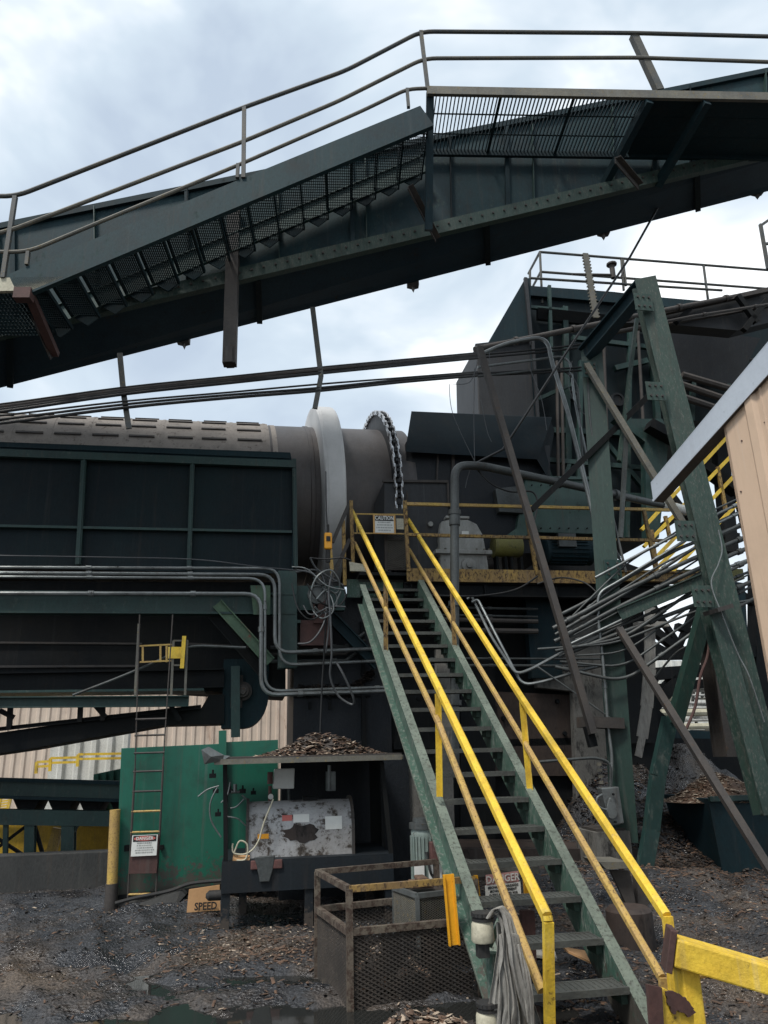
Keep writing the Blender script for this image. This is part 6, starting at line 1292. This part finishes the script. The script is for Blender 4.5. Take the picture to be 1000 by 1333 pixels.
b = MB(); corr(b, P(6, 44, 0), P(60, 44, 0), 0, 6.5, .5, .08); b.box(6, 60, 44.1, 60, 0, 6.4); one('far_shed', b, M['farwhite'], 'pale shed in the far distance behind the pipe rack', 'building')
pipe('pile_conduit', bez([A(846, 890, 9.6), A(880, 850, 9.4), A(905, 838, 9.3)]), .014, 'pipe', 'thin dark conduit slanting in front of the hanging board', 'conduit')
# dark enclosure mass under the tower, behind column B
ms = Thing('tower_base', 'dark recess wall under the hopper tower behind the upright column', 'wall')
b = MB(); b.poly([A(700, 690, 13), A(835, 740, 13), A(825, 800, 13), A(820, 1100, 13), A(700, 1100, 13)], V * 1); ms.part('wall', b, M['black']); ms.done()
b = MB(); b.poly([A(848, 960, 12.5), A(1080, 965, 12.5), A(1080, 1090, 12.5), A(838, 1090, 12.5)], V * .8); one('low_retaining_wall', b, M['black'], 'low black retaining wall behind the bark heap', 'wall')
# ================================================================== OVERHEAD CONVEYOR AND WALKWAY
D0, D1, D2 = 7.8, 8.95, 9.85
oc = Thing('overhead_conveyor', 'long dark inclined conveyor gallery crossing overhead', 'conveyor')
def CP(x, y, d): return AC(x, y, d)
tp0, tp1 = CP(-160, 330, D1), CP(1160, 62, D1)
nb0, nb1 = CP(-160, 478, D1), CP(1160, 165, D1)
fb0, fb1 = CP(-160, 545, D2), CP(1160, 207, D2)
b = MB(); b.poly([nb0, nb1, tp1, tp0], VC * .02); oc.part('side_plate', b, M['convside'])
ft0, ft1 = tp0 + VC * (D2 - D1) , tp1 + VC * (D2 - D1)
b = MB(); b.add([nb0, nb1, fb1, fb0, nb0 + Z * .02, nb1 + Z * .02, fb1 + Z * .02, fb0 + Z * .02], [(0, 1, 2, 3), (7, 6, 5, 4), (0, 3, 7, 4), (1, 5, 6, 2), (0, 4, 5, 1), (3, 2, 6, 7)]); oc.part('belly_plate', b, M['belly'])
b = MB(); b.poly([fb0, fb1, ft1, ft0], VC * .02); oc.part('far_side_plate', b, M['navy'])
for t in [i / 12 for i in range(1, 12)]:      # lapped plate joints with bolt rows
    b = MB(); p = nb0.lerp(nb1, t + .02); q_ = tp0.lerp(tp1, t + .02); b.beam(p - VC * .006, q_ - VC * .006, .012, .14, up=VC); sm_ = oc.part('plate_joint', b, M['navygreen' if int(t * 12) % 3 else 'panel'])
b = MB()
for i in range(90):
    p = nb0.lerp(nb1, (i + .5) / 90) - VC * .102 + Z * .0; b.cyl(p + Z * .06, p + Z * .06 - VC * .02, .016, 6)
oc.part('rivets', b, M['rustpipe'])
b = MB(); b.beam(CP(-160, 470, D1 - .05), CP(1160, 160, D1 - .05), .10, .20); oc.part('bottom_chord', b, M['col_pale'])
b = MB(); b.beam(tp0 - VC * .03, tp1 - VC * .03, .06, .09); oc.part('top_chord', b, M['navy'])
b = MB()
for t in [i / 26 for i in range(3, 26, 4)]:
    p = nb0.lerp(nb1, t); q_ = tp0.lerp(tp1, t); b.beam(p - VC * .03, q_ - VC * .03, .06, .05, up=VC)
oc.part('side_stiffeners', b, M['navy'])
b = MB()
for t in [i / 18 for i in range(2, 18, 4)]:
    p = nb0.lerp(nb1, t); q_ = fb0.lerp(fb1, t); b.beam(p - Z * .03, q_ - Z * .03, .08, .06)
oc.part('belly_ribs', b, M['panel'])
for (x_, y_) in ((238, 447), (538, 373), (787, 305), (988, 252)):
    c = CP(x_, y_ - 4, D2 + .02); b = MB(); b.poly([c + UC * -.09 + Z * .10, c + UC * .09 + Z * .10, c + UC * .09 - Z * .02, c + UC * .03 - Z * .04, c + UC * .01 - Z * .10, c - UC * .02 - Z * .04, c - UC * .09 - Z * .02], VC * .1); oc.part('idler_lug', b, M['rustpipe'])
b = MB(); b.beam(CP(305, 268, D1 - .12), CP(299, 475, D1 - .12), .17, .14, up=VC); b.beam(CP(299, 455, D1 - .13), CP(299, 475, D1 - .13), .10, .18, up=VC); oc.part('hanging_stub_leg', b, M['rustpipe'])
oc.done()
ow = Thing('overhead_walkway', 'grating walkway with dark stair flight and handrails along the overhead conveyor', 'walkway')
hp = CP(700, 119, D0).z
s0, s1 = CP(556, 119, D0).dot(UC), CP(1160, 119, D0).dot(UC)
def CPt(s, d, h): return UC * s + VC * d + Z * h
b = MB(); b.beam(CPt(s0, D0, hp - .03), CPt(s1, D0, hp - .03), .05, .13); ow.part('edge_channel', b, M['grail'])
b = MB(); b.beam(CPt(s0, D1 - .1, hp - .06), CPt(s1, D1 - .1, hp - .06), .05, .10); ow.part('inner_channel', b, M['navy'])
b = MB(); s = s0 + .03
while s < s0 + 3.1:
    b.box(s - .006, s + .006, D0 + .03, D1 - .12, hp - .045, hp - .01, fr=(UC, VC)); s += .052
for d in (D0 + .35, D0 + .7): b.box(s0, s1, d - .01, d + .01, hp - .055, hp - .046, fr=(UC, VC))
for s in (s0 + 1.0, s0 + 2.0): b.box(s - .02, s + .02, D0, D1 - .1, hp - .07, hp - .056, fr=(UC, VC))
ow.part('grating', b, M['navy'])
b = MB(); b.box(s0 + 3.1, s1, D0 + .03, D1 - .12, hp - .05, hp - .01, fr=(UC, VC)); ow.part('plate_floor', b, M['navy'])
for x_ in (845, 920): 
    s = CP(x_, 130, D0).dot(UC); b = MB(); b.beam(CPt(s, D0, hp - .12), CPt(s - .28, D1, hp - .5), .10, .12); ow.part('knee_brace', b, M['navy'])
for (p, q_) in (((530, 243), (566, 312)), ((800, 205), (830, 240)), ((30, 380), (68, 465))):
    b = MB(); b.angle(CP(*p, D0 + .4), CP(*q_, D1 - .1), .09, .015, up=UC); ow.part('bracket', b, M['rustpipe'])
b = MB(); b.beam(CP(560, 120, D0 + .05), CP(558, 300, D0 + .6), .10, .08, up=VC); ow.part('hanger', b, M['navy'])
# stair flight on the walkway
os0, os1 = CP(18, 372, D0), CP(556, 150, D0)
b = MB(); b.chan(os0, os1, .07, .36, .015, sgn=-1); ow.part('outer_stringer', b, M['convside'])
is0, is1 = CP(60, 418, D1 - .15), CP(552, 215, D1 - .15)
b = MB(); b.chan(is0, is1, .05, .28, .015); ow.part('inner_stringer', b, M['navygreen'])
n_ = 15
for k in range(n_):
    t = (k + .5) / n_; p, q_ = os0.lerp(os1, t), is0.lerp(is1, t); h = p.z - .04; d_ = .185
    a, c = p.dot(UC), q_.dot(UC) if False else p.dot(UC)
    b = MB(); b.box(a - d_, a - d_ + .02, D0 + .02, D1 - .17, h - .05, h, fr=(UC, VC)); b.box(a + d_ - .02, a + d_, D0 + .02, D1 - .17, h - .05, h, fr=(UC, VC))
    for j in range(13): b.box(a - d_ + .030 + j * .025, a - d_ + .037 + j * .025, D0 + .02, D1 - .17, h - .035, h - .005, fr=(UC, VC))
    for j in range(18): b.box(a - d_, a + d_, D0 + .05 + j * .05, D0 + .056 + j * .05, h - .04, h - .03, fr=(UC, VC))
    tk_ = ow.part('tread', b, M['navy'])
    b = MB(); c_ = CPt(a, D1 - .18, h - .09); b.poly([c_ - UC * d_ + Z * .07, c_ + UC * d_ + Z * .07, c_ + UC * d_ * .2 - Z * .07], VC * .02); ow.part('tread_bracket', b, M['navy'], under=tk_)
# lower landing
lh = CP(20, 365, D0).z; ls = CP(80, 362, D0).dot(UC)
b = MB(); b.poly([CP(-80, 363, D0), CP(84, 360, D0), CP(40, 378, D0), CP(-80, 380, D0)], VC * .05); ow.part('landing_kick_plate', b, M['cream'])
b = MB(); s = ls - 2.2
while s < ls - .4: b.box(s - .006, s + .006, D0 + .05, D1 - .12, lh - .14, lh - .10, fr=(UC, VC)); s += .045
for d in range(12): b.box(ls - 2.2, ls - .4, D0 + .1 + d * .08, D0 + .11 + d * .08, lh - .15, lh - .141, fr=(UC, VC))
ow.part('landing_grating', b, M['navy'])
b = MB(); b.beam(CP(36, 378, D0 + .05), CP(72, 462, D1 - .1), .10, .08); b.beam(CP(20, 384, D0 + .02), CP(42, 384, D0 + .02), .12, .14); ow.part('landing_bracket', b, M['redbrown'])
def orail(pts, r_, m='navrail', nm='handrail'):
    b = MB(); b.tube(bent([CP(x_, y_, D0) for x_, y_ in pts], .18), r_, 8); ow.part(nm, b, M[m])
orail([(-90, 252), (20, 256), (317, 140), (400, 110), (450, 92), (500, 66), (548, 41), (825, 43), (1100, 50)], .028)
orail([(-40, 312), (14, 300), (317, 184), (440, 132), (552, 76), (830, 75), (1100, 84)], .026, 'grail', 'mid_rail')
orail([(-90, 328), (37, 328), (140, 285), (310, 215), (470, 145), (530, 116), (556, 115)], .024, 'grail', 'low_rail')
for (x0, y0, x1, y1, w_) in ((20, 256, 4, 362, .05), (318, 140, 317, 232, .05), (548, 41, 557, 116, .05), (310, 214, 309, 232, .04), (530, 116, 532, 140, .04), (37, 328, 35, 345, .04)):
    b = MB(); b.beam(CP(x0, y0, D0), CP(x1, y1, D0), w_, .05, up=VC); ow.part('rail_post', b, M['navrail'])
b = MB(); b.angle(CP(822, 43, D0), CP(856, 116, D0), .10, .02, up=VC); ow.part('rail_post', b, M['navrail'])
ow.done()
# hanging rods and cable run
HR = 'rods hanging from the conveyor that carry the cable run'
def rod(pts, label): 
    b = MB()
    for p, q_ in zip(pts, pts[1:]): b.beam(A(*p, 9.3), A(*q_, 9.3), .07, .03, up=V)
    one('hanger_rod', b, M['navrail'], label, 'hanger')
rod([(156, 460), (161, 512), (168, 558)], 'dark flat hanger dropping in front of the ribbed drum cladding')
rod([(407, 400), (418, 490), (410, 532)], 'kinked dark flat hanger above the polished riding ring')
CR = 'black cables strung from the left edge to the uptake duct'
for i, (ya, yb, r_) in enumerate(((530, 462, .028), (533, 464, .022), (536, 466, .022), (546, 486, .018), (541, 484, .014), (551, 489, .022), (526, 459, .012))):
    pts = [A(-60, ya + 3, 9.2), A(0, ya, 9.2), A(160, ya - (ya - yb) * .34 + 1, 9.25), A(300, ya - (ya - yb) * .56 + 1.5, 9.3), A(416, ya - (ya - yb) * .70 + (1 if i % 2 else -1), 9.3), A(520, ya - (ya - yb) * .86, 9.9), A(622, yb, 10.5)]
    pipe('strung_cable', bez(pts, 4), r_, 'rustpipe' if i == 0 else 'cable', 'black cable strung above the drum from the left edge to the duct', 'cable', CR)
for i, (ya, yb) in enumerate(((462, 448), (466, 452), (486, 478), (489, 482))):
    pipe('strung_cable', bez([A(622, ya, 10.5), A(700, (ya + yb) / 2, 10.4), A(760, yb, 10.2)], 4), .018, 'cable', 'black cable continuing across the duct face to the column head', 'cable', 'cables crossing the duct face')
bpy.context.view_layer.update()
